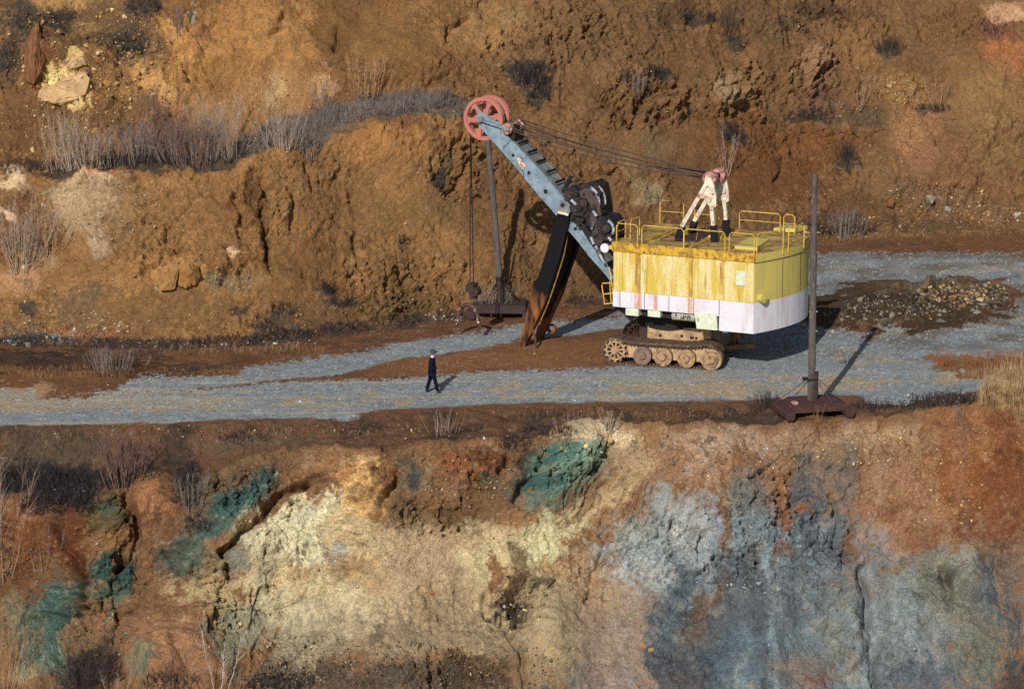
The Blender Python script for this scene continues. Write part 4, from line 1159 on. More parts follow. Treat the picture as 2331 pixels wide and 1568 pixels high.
for side in (-1, 1):
    y0 = ytn if side < 0 else -ytn - bw
    m = MB(tx)
    per, ln = track_path()
    ny = y0 if side < 0 else y0
    for (x, z, a) in per:
        c, s_ = math.cos(a), math.sin(a)
        def q(u, v):
            return (x + u * c - v * s_, z + u * s_ + v * c)
        h = ln * .5
        m.slab([q(-h, .012), q(h, -.004), q(h, .10), q(-h, .115)], y0, y0 + bw)
        for u in (-.5, .5):
            m.slab([q(h * u - .06, .09), q(h * u + .06, .09), q(h * u, .20)], y0 + .04, y0 + .2)
            m.slab([q(h * u - .06, .09), q(h * u + .06, .09), q(h * u, .20)], y0 + bw - .2, y0 + bw - .04)
    tb_ = m.build('track', M_track, shovel)
    # side frame, sprocket, idler and rollers
    m = MB(tx)
    m.box(tl + .95, tr - .5, y0 + .25, y0 + bw - .1, .34, .95)
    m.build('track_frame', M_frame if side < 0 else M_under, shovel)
    sc = (tl + rr + .02, rr + .05)
    m = MB(tx)
    m.ring(sc, .34, .42, y0 - .02, y0 + .10, 30)
    m.disc(sc, .17, y0 - .06, y0 + .16, 20)
    for k in range(10):
        a = 2 * math.pi * k / 10 + .2
        m.bar((sc[0] + .15 * math.cos(a), y0 + .04, sc[1] + .15 * math.sin(a)), (sc[0] + .36 * math.cos(a), y0 + .04, sc[1] + .36 * math.sin(a)), .075, .09, (0, 1, 0))
    for k in range(12):
        a = 2 * math.pi * k / 12
        m.bar((sc[0] + .40 * math.cos(a), y0 + .04, sc[1] + .40 * math.sin(a)), (sc[0] + .50 * math.cos(a), y0 + .04, sc[1] + .50 * math.sin(a)), .09, .1, (0, 1, 0))
    o = m.build('sprocket', M_wheel, shovel)
    MB(tx).disc(sc, .40, y0 + .14, y0 + .22, 24).build('sprocket_back', M_under, o)
    for k, X in enumerate((1462, 1509, 1562, 1619)):
        x = TT(X, 808, ytn).x
        big_ = k == 3
        r = .45 if big_ else .385
        zc = .53 if big_ else .50
        m = MB(tx)
        m.disc((x, zc), r, y0 + .02, y0 + .3, 26)
        m.ring((x, zc), r * .74, r, y0 - .02, y0 + .02, 26)
        m.disc((x, zc), r * .36, y0 - .10, y0 + .02, 16, r * .4)
        m.build('road_wheel', M_wheeld if k == 0 else M_wheel, shovel)
m = MB(tx)
za = TT(1500, 766, -1.9)
xa, xb = TT(1474, 750, -1.35).x, TT(1619, 760, -1.35).x
zt0 = TT(1530, 744, -1.35).z
m.box(xa, xb, -1.35, 1.35, .55, zt0, .06)
m.box(xa + .1, xb - .5, -1.39, -1.352, .9, zt0 - .28)
cbx = m.build('carbody', M_frame, shovel)
for X, Y, r in ((1503, 764, .05), (1552, 765, .06), (1575, 769, .08), (1585, 770, .05)):
    p = TT(X, Y, -1.4)
    m = MB(tx)
    m.box(p.x - r, p.x + r, -1.41, -1.392, p.z - .05, p.z + .06)
    m.build('recess_shade', M_under, cbx)  # black blocks stand for the shade inside recesses of the carbody
MB(tx).box(xb - .001, xb + .35, -1.2, 1.2, .7, zt0 - .1).build('carbody_end', paint('carbody_grey', (112, 104, 92), (90, 82, 74), 5), shovel)
MB(tx).box(xa - .42, xa - .001, -1.1, .9, .75, zt0 - .05, .05).build('propel_gearbox', M_darkrust, shovel)
tt = MB()
tt.plan([(1.55 * math.cos(k * math.pi / 16), 1.55 * math.sin(k * math.pi / 16)) for k in range(32)], zt0 - .08, z_skirt - .31)
tt.build('turntable', M_under, shovel)
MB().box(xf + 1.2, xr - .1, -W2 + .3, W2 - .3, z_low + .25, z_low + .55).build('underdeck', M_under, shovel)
a, b = TT(1664, 805, -1.3), TT(1740, 782, -1.3)
MB(tx).bar((tr - .6, .6, .42), (tr + .85, .9, .55), .2, .2).build('steering_link', M_wheeld, shovel)

# ---- boom: welded box with a forked head
yb = .58
side_o = [(1088, 258), (1097, 256), (1118, 268), (1146, 290), (1150, 305), (1184, 340), (1229, 387), (1280, 447), (1300, 470), (1325, 500), (1351, 550), (1379, 596), (1396, 632),
          (1390, 640), (1372, 618), (1341, 584), (1317, 552), (1293, 524), (1263, 487), (1228, 447), (1193, 405), (1187, 396), (1166, 372), (1138, 340), (1114, 314), (1095, 292), (1084, 272)]
pl = poly(side_o, -yb)
bm = MB().slab(pl, -yb, -yb + .05).slab(pl, yb - .05, yb)
boom = bm.build('boom', M_blue, shovel)
top_e = poly([(1150, 306), (1184, 341), (1229, 388), (1280, 448), (1325, 501), (1351, 551), (1379, 597)], -yb)
bot_e = poly([(1130, 330), (1166, 371), (1192, 403), (1228, 446), (1263, 486), (1317, 551), (1341, 583), (1386, 636)], -yb)
m = MB()
for e, off in ((top_e, -.012), (bot_e, .012)):
    for (x0, z0), (x1, z1) in zip(e[:-1], e[1:]):
        m.add([(x0, -yb + .05, z0 + off), (x1, -yb + .05, z1 + off), (x1, yb - .05, z1 + off), (x0, yb - .05, z0 + off),
               (x0, -yb + .05, z0 + off - .03), (x1, -yb + .05, z1 + off - .03), (x1, yb - .05, z1 + off - .03), (x0, yb - .05, z0 + off - .03)],
              [(0, 1, 2, 3), (7, 6, 5, 4), (0, 4, 5, 1), (1, 5, 6, 2), (2, 6, 7, 3), (3, 7, 4, 0)])
m.build('boom_deck', M_bluetop, boom)
m = MB()
for X, Y in ((1178, 329), (1199, 350), (1219, 372), (1242, 395), (1262, 418), (1279, 436)):
    p = T(X, Y, -yb)
    m.bar((p.x, -yb + .12, p.z + .03), (p.x, yb - .1, p.z + .03), .05, .10)
m.build('boom_step', M_under, boom)
for X, Y, r in ((1168, 354, .075), (1204, 394, .075), (1242, 436, .10), (1310, 521, .08)):
    p = T(X, Y, -yb)
    MB().disc((p.x, p.z), r, -yb - .004, -yb + .0, 18).build('hole_shade_disc', M_under, boom)  # raised black discs paint the shade of holes on the boom side
MB().slab(poly([(1175, 360), (1182, 359), (1198, 378), (1191, 385), (1185, 382)], -yb - .006), -yb - .006, -yb - .001).build('name_plate', paint('torn_plate', (196, 150, 120), (226, 210, 196), 9, .45, .6, .6, (84, 50, 36), 12, .5, .56), boom)
MB().bar(T(1190, 388, -yb - .005), T(1193, 404, -yb - .005), .02, .03).build('plate_seam', M_under, boom)
MB().bar(T(1146, 338, -yb - .005), T(1165, 318, -yb - .005), .015, .02).build('plate_seam', M_under, boom)
# strut from the head pin to the small pulley
hub = T(1094, 272, -yb - .03)
pul = T(1156, 293, -yb - .03)
MB().bar((hub.x, -yb - .08, hub.z), (pul.x, -yb - .08, pul.z), .09, .2, (0, 1, 0)).build('head_strut', M_blue, shovel)
MB().disc((hub.x, hub.z), .13, -yb - .16, -yb - .0, 18).disc((hub.x, hub.z), .07, -yb - .2, -yb - .16, 14).build('head_pin', M_bluetop, shovel)
# head sheaves
for y0 in (-.40, .26):
    c = T(1100, 271, -.38)
    c = (c.x, c.z)
    Rw = .93
    m = MB()
    m.ring(c, Rw * .84, Rw, y0, y0 + .05, 44).ring(c, Rw * .84, Rw, y0 + .15, y0 + .20, 44).ring(c, Rw * .82, Rw * .93, y0 + .05, y0 + .15, 44)
    m.disc(c, Rw * .25, y0 - .02, y0 + .22, 24)
    for k in range(6):
        a = 2 * math.pi * k / 6 + .15
        d = (math.cos(a), math.sin(a)); t_ = (-d[1], d[0])
        pts = []
        for r, wd in ((.2, .14), (.5, .085), (.7, .11), (.87, .22)):
            pts.append((c[0] + d[0] * r * Rw + t_[0] * wd * Rw, c[1] + d[1] * r * Rw + t_[1] * wd * Rw))
        for r, wd in ((.87, .22), (.7, .11), (.5, .085), (.2, .14)):
            pts.append((c[0] + d[0] * r * Rw - t_[0] * wd * Rw, c[1] + d[1] * r * Rw - t_[1] * wd * Rw))
        m.slab(pts, y0 + .06, y0 + .14)
    o = m.build('head_sheave', M_red, shovel)
MB().tube([(c[0], -yb - .1, c[1]), (c[0], yb + .1, c[1])], .12, 14).build('head_axle', M_oil, shovel)
# suspension pulleys
for y0 in (-yb - .12, yb - .06):
    p = T(1156, 293, -yb - .05)
    m = MB().ring((p.x, p.z), .13, .24, y0 - .05, y0 + .15, 22)
    o = m.build('suspension_pulley', M_pinkrust, shovel)
    MB().disc((p.x, p.z), .135, y0 - .07, y0 + .12, 18).build('pulley_hub', M_bluetop if y0 < 0 else M_pinkrust, o)
p = T(1156, 293, -yb - .05)
MB().tube([(p.x, -yb, p.z), (p.x, yb, p.z)], .10, 10).box(p.x - .3, p.x + .25, -yb + .1, yb - .1, p.z - .5, p.z - .15).build('pulley_axle', M_oil, shovel)

# ---- crowd machinery round the shipper shaft
m = MB()
cpt = T(1335, 457, -.55); cc = (cpt.x, cpt.z)
out_ = [(1283, 430), (1300, 425), (1318, 434), (1330, 424), (1346, 414), (1362, 424), (1366, 442), (1371, 470), (1373, 492), (1388, 495), (1400, 512), (1402, 540), (1397, 562),
        (1380, 562), (1364, 552), (1350, 542), (1335, 522), (1322, 502), (1300, 492), (1296, 472), (1285, 452)]
o2 = poly(out_, -.55)
m.slab(o2, -.55, .55)
ctr = (sum(p[0] for p in o2) / len(o2), sum(p[1] for p in o2) / len(o2))
m.slab([(ctr[0] + (p[0] - ctr[0]) * .8, ctr[1] + (p[1] - ctr[1]) * .8) for p in o2], -.72, -.56)
c2 = T(1382, 520, -.5); c2 = (c2.x, c2.z)
m.disc(c2, .42, -.70, -.56, 22).disc(c2, .2, -.82, -.70, 16)
m.disc((T(1322, 470, -.7).x, T(1322, 470, -.7).z), .34, -.85, -.72, 22).disc((T(1322, 470, -.7).x, T(1322, 470, -.7).z), .16, -.95, -.85, 14)
for k in range(16):
    px, pz = cc[0] + random.Random(k).uniform(-.7, .75), cc[1] + random.Random(k + 50).uniform(-1.1, .4)
    s_ = random.Random(k + 90).uniform(.06, .13)
    y_ = random.Random(k + 130).uniform(-.86, -.62)
    if k % 3:
        m.box(px - s_, px + s_, y_ - .1, y_ + .3, pz - s_ * .7, pz + s_ * .7, s_ * .3)
    else:
        m.disc((px, pz), s_, y_ - .08, y_ + .3, 12)
m.slab(poly([(1296, 470), (1322, 478), (1332, 500), (1346, 520), (1360, 560), (1352, 565), (1335, 540), (1318, 512), (1296, 500)], -.7), -.72, -.45)
crowd = m.build('crowd_drive', M_oil, shovel)
M_brown = paint('brown_steel', (72, 58, 52), (48, 40, 40), 3, .45, .6, .7, (100, 84, 76), 6, .62, .68)
for pts_, yy in (([(1318, 436), (1334, 428), (1352, 436), (1364, 462), (1368, 490), (1356, 494), (1346, 470), (1336, 452), (1322, 450)], -.80), ([(1344, 486), (1358, 492), (1362, 532), (1350, 538), (1342, 512)], -.78),
                 ([(1352, 540), (1372, 548), (1366, 566), (1374, 592), (1364, 590), (1354, 566)], -.78), ([(1300, 472), (1318, 460), (1332, 474), (1326, 492), (1306, 490)], -.82)):
    MB().slab(poly(pts_, yy), yy, yy + .07).build('side_plate', M_brown, crowd)
for X, Y, r_ in ((1330, 462, .16), (1352, 470, .10), (1382, 520, .16), (1312, 478, .10), (1350, 515, .08), (1364, 556, .09)):
    p = T(X, Y, -.84)
    MB().disc((p.x, p.z), r_, -.92, -.80, 16).disc((p.x, p.z), r_ * .5, -.97, -.92, 12).build('bearing_cap', M_brown, crowd)
m = MB()
gg = []
for k in range(9):
    a = R(80 - k * 17)
    gg.append((cc[0] + .80 * math.cos(a), cc[1] + .80 * math.sin(a)))
for p, q in zip(gg[:-1], gg[1:]):
    m.bar((p[0], -.45, p[1]), (q[0], -.45, q[1]), .06, .4, (0, 1, 0))
m.build('gear_guard', M_oil, crowd)
M_bluelight = paint('blue_highlight', (158, 168, 182), (70, 64, 64), 4, .48, .6)  # pale blue paints highlights onto the dark crowd machinery
for cen, rad_, a0, st_, nn_, wd_, yy in ((cc, .66, 66, 11, 8, .15, -.76), (c2, .40, 70, 16, 7, .10, -.73), (cc, .84, 50, 12, 6, .10, -.50)):
    m = MB()
    ga = [(cen[0] + rad_ * math.cos(R(a0 - k * st_)), cen[1] + rad_ * math.sin(R(a0 - k * st_))) for k in range(nn_)]
    for p, q in zip(ga[:-1], ga[1:]):
        m.bar((p[0], yy, p[1]), (q[0], yy, q[1]), wd_, .03, (0, 1, 0))
    m.build('highlight_arc', M_bluelight, crowd)
for (X0, Y0), (X1, Y1) in (((1300, 455), (1312, 466)), ((1296, 484), (1284, 480)), ((1352, 505), (1346, 522)), ((1345, 540), (1352, 556)), ((1356, 560), (1376, 600)), ((1350, 480), (1358, 492)), ((1385, 540), (1392, 548))):
    MB().bar(T(X0, Y0, -.9), T(X1, Y1, -.9), .05, .1).build('highlight_rib', M_bluelight, crowd)

bx = MB()
a = T(1300, 446, -.5)
bx.box(a.x - .27, a.x + .27, -.62, -.1, a.z - .22, a.z + .20, .05)
a = T(1346, 425, 0)
bx.box(a.x - .3, a.x + .22, -.35, .3, a.z - .1, a.z + .14, .04)
bx.build('motor_box', M_darkrust, crowd)
m = MB()
m.bar(T(1281, 438, -.2), T(1300, 402, -.2), .16, .14).bar(T(1289, 424, -.2), T(1305, 412, -.2), .05).bar(T(1296, 410, -.2), T(1308, 400, -.2), .05)
m.build('rope_guide', M_black, boom)
# saddle block
m = MB()
m.slab(poly([(1276, 457), (1296, 472), (1298, 482), (1293, 489), (1270, 482), (1270, 470)], -.95), -.95, -.88)
sb = m.build('saddle_block', M_bluetop, shovel)
p = T(1281, 467, -.95)
MB().disc((p.x, p.z), .09, -1.0, -.95, 16).build('saddle_pin', M_oil, sb)
MB().bar(T(1270, 483, -.97), T(1294, 489, -.97), .05, .10).build('saddle_strap', M_cream, sb)

# ---- dipper handle: two black beams with the rack between, lower end rusted bare
hl = [(1268, 484), (1294, 490), (1273, 583), (1257, 640)]
lo = [(1257, 640), (1240, 687), (1215, 745), (1191, 796)]
yh = -.85
up_pts = [(1269, 484), (1297, 491), (1275, 583), (1256, 641), (1228, 620), (1240, 583)]
dn_pts = [(1228, 620), (1256, 641), (1240, 688), (1215, 745), (1191, 796), (1179, 794), (1191, 745), (1206, 683)]
m = MB().slab(poly(up_pts, yh), yh, yh + .34)
far = [(x, z) for x, z in poly(up_pts, yh)]
t_ = M_handle.node_tree
bs_ = t_.nodes['Principled BSDF']
src_ = bs_.inputs['Base Color'].links[0].from_socket
tc2 = t_.nodes.new('ShaderNodeTexCoord'); sx_ = t_.nodes.new('ShaderNodeSeparateXYZ'); t_.links.new(tc2.outputs['Object'], sx_.inputs[0])
nz_ = t_.nodes.new('ShaderNodeTexNoise'); nz_.inputs['Scale'].default_value = 1.6; nz_.inputs['Detail'].default_value = 5
mp_ = t_.nodes.new('ShaderNodeMapping'); mp_.inputs['Scale'].default_value = (1.6, 1.6, .5); t_.links.new(tc2.outputs['Object'], mp_.inputs[0]); t_.links.new(mp_.outputs[0], nz_.inputs['Vector'])
ma_ = t_.nodes.new('ShaderNodeMath'); ma_.operation = 'MULTIPLY_ADD'; t_.links.new(nz_.outputs['Fac'], ma_.inputs[0]); ma_.inputs[1].default_value = 2.4; t_.links.new(sx_.outputs[2], ma_.inputs[2])
zr0 = T(1240, 650, yh).z
mr_ = t_.nodes.new('ShaderNodeMapRange'); mr_.inputs['From Min'].default_value = zr0 + 1.05; mr_.inputs['From Max'].default_value = zr0 + .1
t_.links.new(ma_.outputs[0], mr_.inputs['Value'])
n2_ = t_.nodes.new('ShaderNodeTexNoise'); n2_.inputs['Scale'].default_value = 2.2; n2_.inputs['Detail'].default_value = 6; t_.links.new(mp_.outputs[0], n2_.inputs['Vector'])
cr_ = t_.nodes.new('ShaderNodeValToRGB'); cr_.color_ramp.elements[0].position = .38; cr_.color_ramp.elements[0].color = (*alb(40, 28, 24), 1); cr_.color_ramp.elements[1].position = .62; cr_.color_ramp.elements[1].color = (*alb(140, 86, 44), 1)
t_.links.new(n2_.outputs['Fac'], cr_.inputs[0])
mm_ = t_.nodes.new('ShaderNodeMix'); mm_.data_type = 'RGBA'; t_.links.new(mr_.outputs[0], mm_.inputs[0]); t_.links.new(src_, mm_.inputs[6]); t_.links.new(cr_.outputs[0], mm_.inputs[7])
t_.links.new(mm_.outputs[2], bs_.inputs['Base Color'])
hd = m.build('dipper_handle', M_handle, shovel)
MB().slab(poly(dn_pts, yh), yh, yh + .34).build('handle_tip', M_handle, hd)
m = MB()
full = [(1269, 484), (1297, 491), (1275, 583), (1256, 641), (1240, 688), (1215, 745), (1191, 796), (1179, 794), (1191, 745), (1206, 683), (1228, 620), (1240, 583)]
fp = poly(full, yh)
m.slab(fp, yh + 1.62, yh + 1.96)
m.build('handle_beam', M_handle, hd)
cp = poly([(1276, 492), (1292, 496), (1270, 583), (1251, 641), (1235, 688), (1212, 738), (1200, 738), (1214, 683), (1235, 620), (1247, 583)], yh)
MB().slab(cp, yh + .345, yh + 1.615).build('handle_plate', M_under, hd)
m = MB()
ed = poly([(1290, 500), (1275, 583), (1257, 641), (1241, 688), (1218, 742)], yh)
for (x0, z0), (x1, z1) in zip(ed[:-1], ed[1:]):
    m.bar((x0 + .03, yh + .36, z0), (x1 + .03, yh + .36, z1), .05, .05)
m.build('handle_edge_highlight', M_edgelight, hd)
m = MB()
m.tube([T(1212, 748, yh - .05), T(1217, 765, yh - .05), T(1222, 802, yh - .05)], .05, 7)
m.tube([T(1222, 802, yh - .05), T(1234, 800, yh - .3)], .025, 6)
m.build('pitch_brace', M_handle_rust, hd)
p = T(1255, 748, .9)
MB().ring((p.x, p.z), .12, .22, .85, 1.0, 16).build('lifting_eye', M_handle, hd)

# ---- gantry on the roof
m = MB()
yg = -.72


def leg(pts, y, r0, r1=None):
    return [T(X, Y, y) for X, Y in pts]


for y, d in ((yg, 0), (-yg, 1)):
    # plate
    pts = [(1608, 398), (1618, 404), (1625, 418), (1631, 448), (1631, 470), (1622, 474), (1616, 470), (1610, 452), (1601, 452), (1596, 450)]
    if d == 0:
        pz = poly(pts, y)
    g = MB().slab(pz, y - .05, y + .05)
    p_apex = T(1613, 408, yg); p_pin = T(1620, 461, yg)
    gp = g.build('gantry_plate', M_cream, shovel)
    MB().ring((p_pin.x, p_pin.z), .07, .16, y - .10, y - .051, 18).build('gantry_pin', M_cream, gp)
    f0 = T(1608, 420, yg); f1 = T(1552, 517, yg)
    MB().bar((f0.x, y, f0.z), (f1.x, y, f1.z), .17, .16, (0, 1, 0)).build('gantry_leg', M_cream, shovel)
    f2 = T(1544, 533, yg)
    MB().bar((f1.x + .02, y, f1.z + .02), (f2.x, y, zr_), .26, .24, (0, 1, 0)).build('gantry_foot', M_black, shovel)
    r0_, r1_, r2_ = T(1620, 466, yg), T(1624, 513, yg), T(1625, 532, yg)
    MB().bar((r0_.x, y, r0_.z), (r1_.x, y, r1_.z), .16, .14, (0, 1, 0)).build('gantry_leg', M_cream, shovel)
    MB().bar((r1_.x, y, r1_.z), (r2_.x + .03, y, zr_), .26, .2, (0, 1, 0)).build('gantry_foot', M_black, shovel)
    MB().ring((p_apex.x, p_apex.z), .12, .30, y + (.06 if d == 0 else -.36), y + (.36 if d == 0 else -.06), 22).build('gantry_sheave', M_pinkrust, shovel)
MB().tube([(p_apex.x, yg, p_apex.z), (p_apex.x, -yg, p_apex.z)], .11, 12).box(p_apex.x - .32, p_apex.x - .05, yg + .1, -yg - .1, p_apex.z - .1, p_apex.z + .12).build('gantry_axle', M_darkrust, shovel)
MB().slab(poly([(1603, 455), (1626, 450), (1626, 440), (1605, 438)], yg), -yg - .16, -yg - .1).build('gantry_crossplate', M_cream, shovel)

# ---- ropes
m = MB()
pa = (p_apex.x - .25, p_apex.z + .05)
ph = T(1163, 287, -yb)
for i, (y1, y2) in enumerate(((-.55, -.5), (-.45, -.4), (.45, .4), (.58, .55), (-.5, -.3), (.5, .5), (-.3, -.2), (.2, .25))):
    sag = (.10, .18, .10, .2, .34, .30, .26, .14)[i]
    zo = (.16, -.12, .14, -.14, -.2, .02, .0, .24)[i]
    pts = []
    for k in range(13):
        u = k / 12
        pts.append((ph.x + (pa[0] - ph.x) * u, y1 + (y2 - y1) * u, ph.z + zo * (1 - u) + (pa[1] - ph.z + zo * .3) * u - sag * 4 * u * (1 - u)))
    m.tube(pts, .028, 5)
m.build('suspension_rope', M_guy, shovel)
m = MB()
ta_ = T(1118, 229, -.3)
for y in (-.3, .36):
    p1 = T(1150, 262, -.3); p2 = T(1205, 322, -.3); p3 = T(1335, 440, -.3)
    m.tube([(p1.x - .3, y, p1.z + .12), (p2.x, y, p2.z), (p3.x, y, p3.z)], .02, 5)
m.build('crowd_rope', M_rope, shovel)
hs = T(1063.5, 300, -.3)
bl = T(1066, 650, -.3)
m = MB()
for y in (-.20, .06):
    q = (bl.x + (.10 if y > 0 else -.02), y * .4, bl.z)
    m.tube([(hs.x - .01, y, hs.z + .5), (hs.x + (.10 if y < 0 else .0), y, hs.z), q], .026, 5)
m.build('hoist_rope', M_rope, shovel)

# ---- bail hanging on the hoist ropes
m = MB()
m.box(bl.x - .16, bl.x + .22, -.25, .25, bl.z - .34, bl.z + .06, .06)
m.disc((bl.x + .2, bl.z - .3), .2, -.2, .2, 16)
m.box(bl.x - .05, bl.x + .25, -.12, .12, bl.z - .66, bl.z - .3, .05)
eq = m.build('equalizer', M_darkrust, shovel)
m = MB()
mid_ = T(1065, 694, -.1)
half = (T(1090, 730, -.1).x - T(1040, 730, -.1).x) / 2
zb_ = T(1065, 740, -.1).z
pts = []
for k in range(13):
    a = math.pi * k / 12
    pts.append((mid_.x - half * math.cos(a), -.05 + .1 * math.cos(a), zb_ + .15 + (mid_.z - zb_ - .15) * math.sin(a) ** .8))
pts = [(pts[0][0] - .04, -.05, zb_ - .05)] + pts + [(pts[-1][0] + .06, -.05, zb_ - .08)]
m.tube(pts, .10, 8)
m.build('bail', paint('bail_rust', (84, 58, 50), (60, 42, 40), 6, .45, .6, .7, (210, 180, 164), 5, .58, .62), shovel)
# ------------------------------------------------------------------ poles on steel sledges
M_pole = paint('weathered_pole', (74, 68, 66), (92, 84, 80), 3, .4, .6, .9, (132, 122, 112), 7, .6, .68, (2, 2, .5))
M_sled = paint('rusty_steel', (74, 46, 42), (56, 38, 38), 4, .4, .6, .85, (104, 66, 54), 7, .6, .7)


def sled(m_deck, w, d, h, xf, parent):
    m = MB(xf)
    m.box(-w / 2, w / 2, -d / 2, d / 2, h * .45, h, .05)
    dk = m.build('sled_deck', m_deck, parent)
    m = MB(xf)
    for k in range(3):
        y = -d / 2 + d * (k + .5) / 3
        m.box(-w / 2 + .05, w / 2 - .05, y - d / 6 + .03, y + d / 6 - .03, h + .002, h + .09, .03)
    m.build('deck_plank', m_deck, dk)
    for sx in (-1, 1):
        m = MB(xf)
        m.box(sx * w / 2 - .18, sx * w / 2 + .18, -d / 2 - .35, d / 2 + .35, 0, h * .8, .08)
        m.build('runner', m_deck, parent)
    return dk


b0 = Vector(ground(1846, 944).tolist()); b0.z = 0.1
pole = empty('pole_on_sled', b0, 0)
tag(pole, 'tall grey pole standing on a rusty steel sled at the pit edge', 'pole')
sxf = Matrix.Rotation(R(14), 4, 'Z')
sled(M_sled, 2.45, 1.55, .42, sxf, pole)
zt = 9.45
m = MB()
m.tube([(0, 0, .5), (-.02, 0, 4.5), (-.07, 0, zt)], .155, 10, .12)
m.build('shaft', M_pole, pole)
m = MB()
m.tube([(.06, .02, .4), (.06, .02, 1.62)], .205, 8)
m.build('sleeve', paint('dark_sleeve', (52, 44, 44), (70, 58, 54), 4), pole)
MB().box(-.36, .22, -.2, .2, 1.32, 1.38).build('collar', M_under, pole)
MB().tube([(-.26, -.02, 7.5), (.2, -.02, 7.46)], .06, 6).build('clamp', M_under, pole)
m = MB()
m.tube([(-.14, -.03, 8.55), (-.24, -.06, 8.5), (-.28, -.06, 8.42)], .035, 6)
m.build('hook', M_under, pole)
for dx, dy in ((1.3, -.3), (.75, -.6), (-1.35, -.2), (-.5, .9)):
    MB().tube([(.05, 0, 1.5), (dx, dy, .5)], .016, 5).build('guy_wire', M_guy, pole)
for k in range(9):
    z = 1.7 + k * .78
    MB().tube([(-.17, -.05, z), (.17, -.05, z)], .03, 5).build('step_band', M_bluetop, pole)
for dx, dy in ((-.9, -.6), (-1.02, .42)):
    MB(sxf @ Matrix.Translation((dx, dy, .52))).box(-.13, .13, -.1, .1, 0, .12, .05).build('bracket_plate', M_wheel, pole)

b1 = Vector(ground(1138, 718).tolist()); b1.z = .05
pole2 = empty('pole_on_sled', b1, 0)
tag(pole2, 'leaning pole on a dark steel sled behind the black dipper handle', 'pole', None)
sxf2 = Matrix.Rotation(R(-3), 4, 'Z')
sled(M_darkrust, 2.5, 1.8, .5, sxf2, pole2)
top2 = T(1103, 300, 0)
zt2 = 8.1
m = MB().tube([(-.02, 0, 1.7), (-.24, 0, 4.6), (-.55, 0, zt2)], .15, 10, .12)
m.build('shaft', M_pole, pole2)
MB().tube([(.06, 0, .5), (-.03, 0, 1.75)], .17, 8).build('sleeve', M_darkrust, pole2)
MB().box(-.2, .2, -.2, .2, 1.62, 1.74).build('collar', M_under, pole2)
for dx, dy in ((-.55, -.35), (.85, -.3), (-.4, .5)):
    MB().tube([(-.03, 0, 1.68), (dx, dy, .75)], .035, 5).build('strut', M_under, pole2)

# ------------------------------------------------------------------ the person on the road
pp = Vector(ground(984, 893).tolist())
pers = empty('person', pp, 0)
tag(pers, 'person in dark navy clothes and grey cap walking along the gravel road', 'person')
M_skin = paint('skin', (156, 104, 90), (146, 96, 82), 6)
M_navy = paint('navy_cloth', (13, 16, 44), (9, 11, 32), 4, spec=.15, rough=.9)
M_navy2 = paint('navy_trousers', (12, 13, 34), (8, 9, 24), 4, spec=.15, rough=.9)
M_cap = paint('grey_cap', (62, 70, 90), (50, 56, 74), 6, rough=.9)
M_collar = paint('white_fleece', (214, 210, 206), (190, 188, 186), 8, rough=.95)
M_shoe = paint('black_shoe', (14, 14, 18), (22, 22, 26), 6)


def skinned(name, pts, edges, rad, mat, parent, root=0, sub=2):
    me = bpy.data.meshes.new(name)
    me.from_pydata([tuple(p) for p in pts], edges, [])
    o = bpy.data.objects.new(name, me)
    col.objects.link(o)
    sk_ = o.modifiers.new('skin', 'SKIN')
    for i, r in enumerate(rad):
        r = r if isinstance(r, tuple) else (r, r)
        me.skin_vertices[0].data[i].radius = r
        me.skin_vertices[0].data[i].use_root = (i == root)
    sk_.use_smooth_shade = True
    su = o.modifiers.new('sub', 'SUBSURF'); su.levels = sub; su.render_levels = sub
    dg = bpy.context.evaluated_depsgraph_get()
    m2 = bpy.data.meshes.new_from_object(o.evaluated_get(dg))
    bpy.data.objects.remove(o)
    m2.name = name
    m2.materials.clear(); m2.materials.append(mat)
    m2.polygons.foreach_set('use_smooth', np.ones(len(m2.polygons), bool))
    o2 = bpy.data.objects.new(name, m2)
    col.objects.link(o2)
    o2.parent = parent
    return o2


# walking to the right (+x); near side is -y
J = dict(pel=(0, 0, .90), sp=(0, 0, 1.12), ch=(.01, 0, 1.34), nk=(.03, 0, 1.47), hd=(.075, 0, 1.585), ht=(.085, 0, 1.70), chin=(.125, 0, 1.535), nose=(.165, 0, 1.60),
         sl=(.0, .18, 1.40), el=(-.02, .25, 1.14), wl=(.13, .22, .97), sr=(.0, -.18, 1.40), er=(-.05, -.25, 1.14), wr=(.16, -.20, .98),
         hl=(0, .095, .88), kl=(-.10, .10, .49), al=(-.235, .10, .10), tl=(-.13, .105, .045),
         hr=(0, -.095, .88), kr=(.13, -.10, .49), ar=(.225, -.10, .095), tr=(.37, -.105, .05))
kk = list(J)
ed = [('pel', 'sp'), ('sp', 'ch'), ('ch', 'nk'), ('nk', 'hd'), ('hd', 'ht'), ('hd', 'chin'), ('hd', 'nose'), ('ch', 'sl'), ('sl', 'el'), ('el', 'wl'), ('ch', 'sr'), ('sr', 'er'), ('er', 'wr'),
      ('pel', 'hl'), ('hl', 'kl'), ('kl', 'al'), ('al', 'tl'), ('pel', 'hr'), ('hr', 'kr'), ('kr', 'ar'), ('ar', 'tr')]
rd = dict(pel=.11, sp=.10, ch=.12, nk=.055, hd=.085, ht=.075, chin=.045, nose=.016, sl=.06, el=.043, wl=.03, sr=.06, er=.043, wr=.03, hl=.085, kl=.055, al=.038, tl=.035, hr=.085, kr=.055, ar=.038, tr=.035)
hand_pts, hand_ed, hand_r = [], [], []
pts = [J[k] for k in kk]
edges = [(kk.index(a), kk.index(b)) for a, b in ed]
rads = [rd[k] for k in kk]
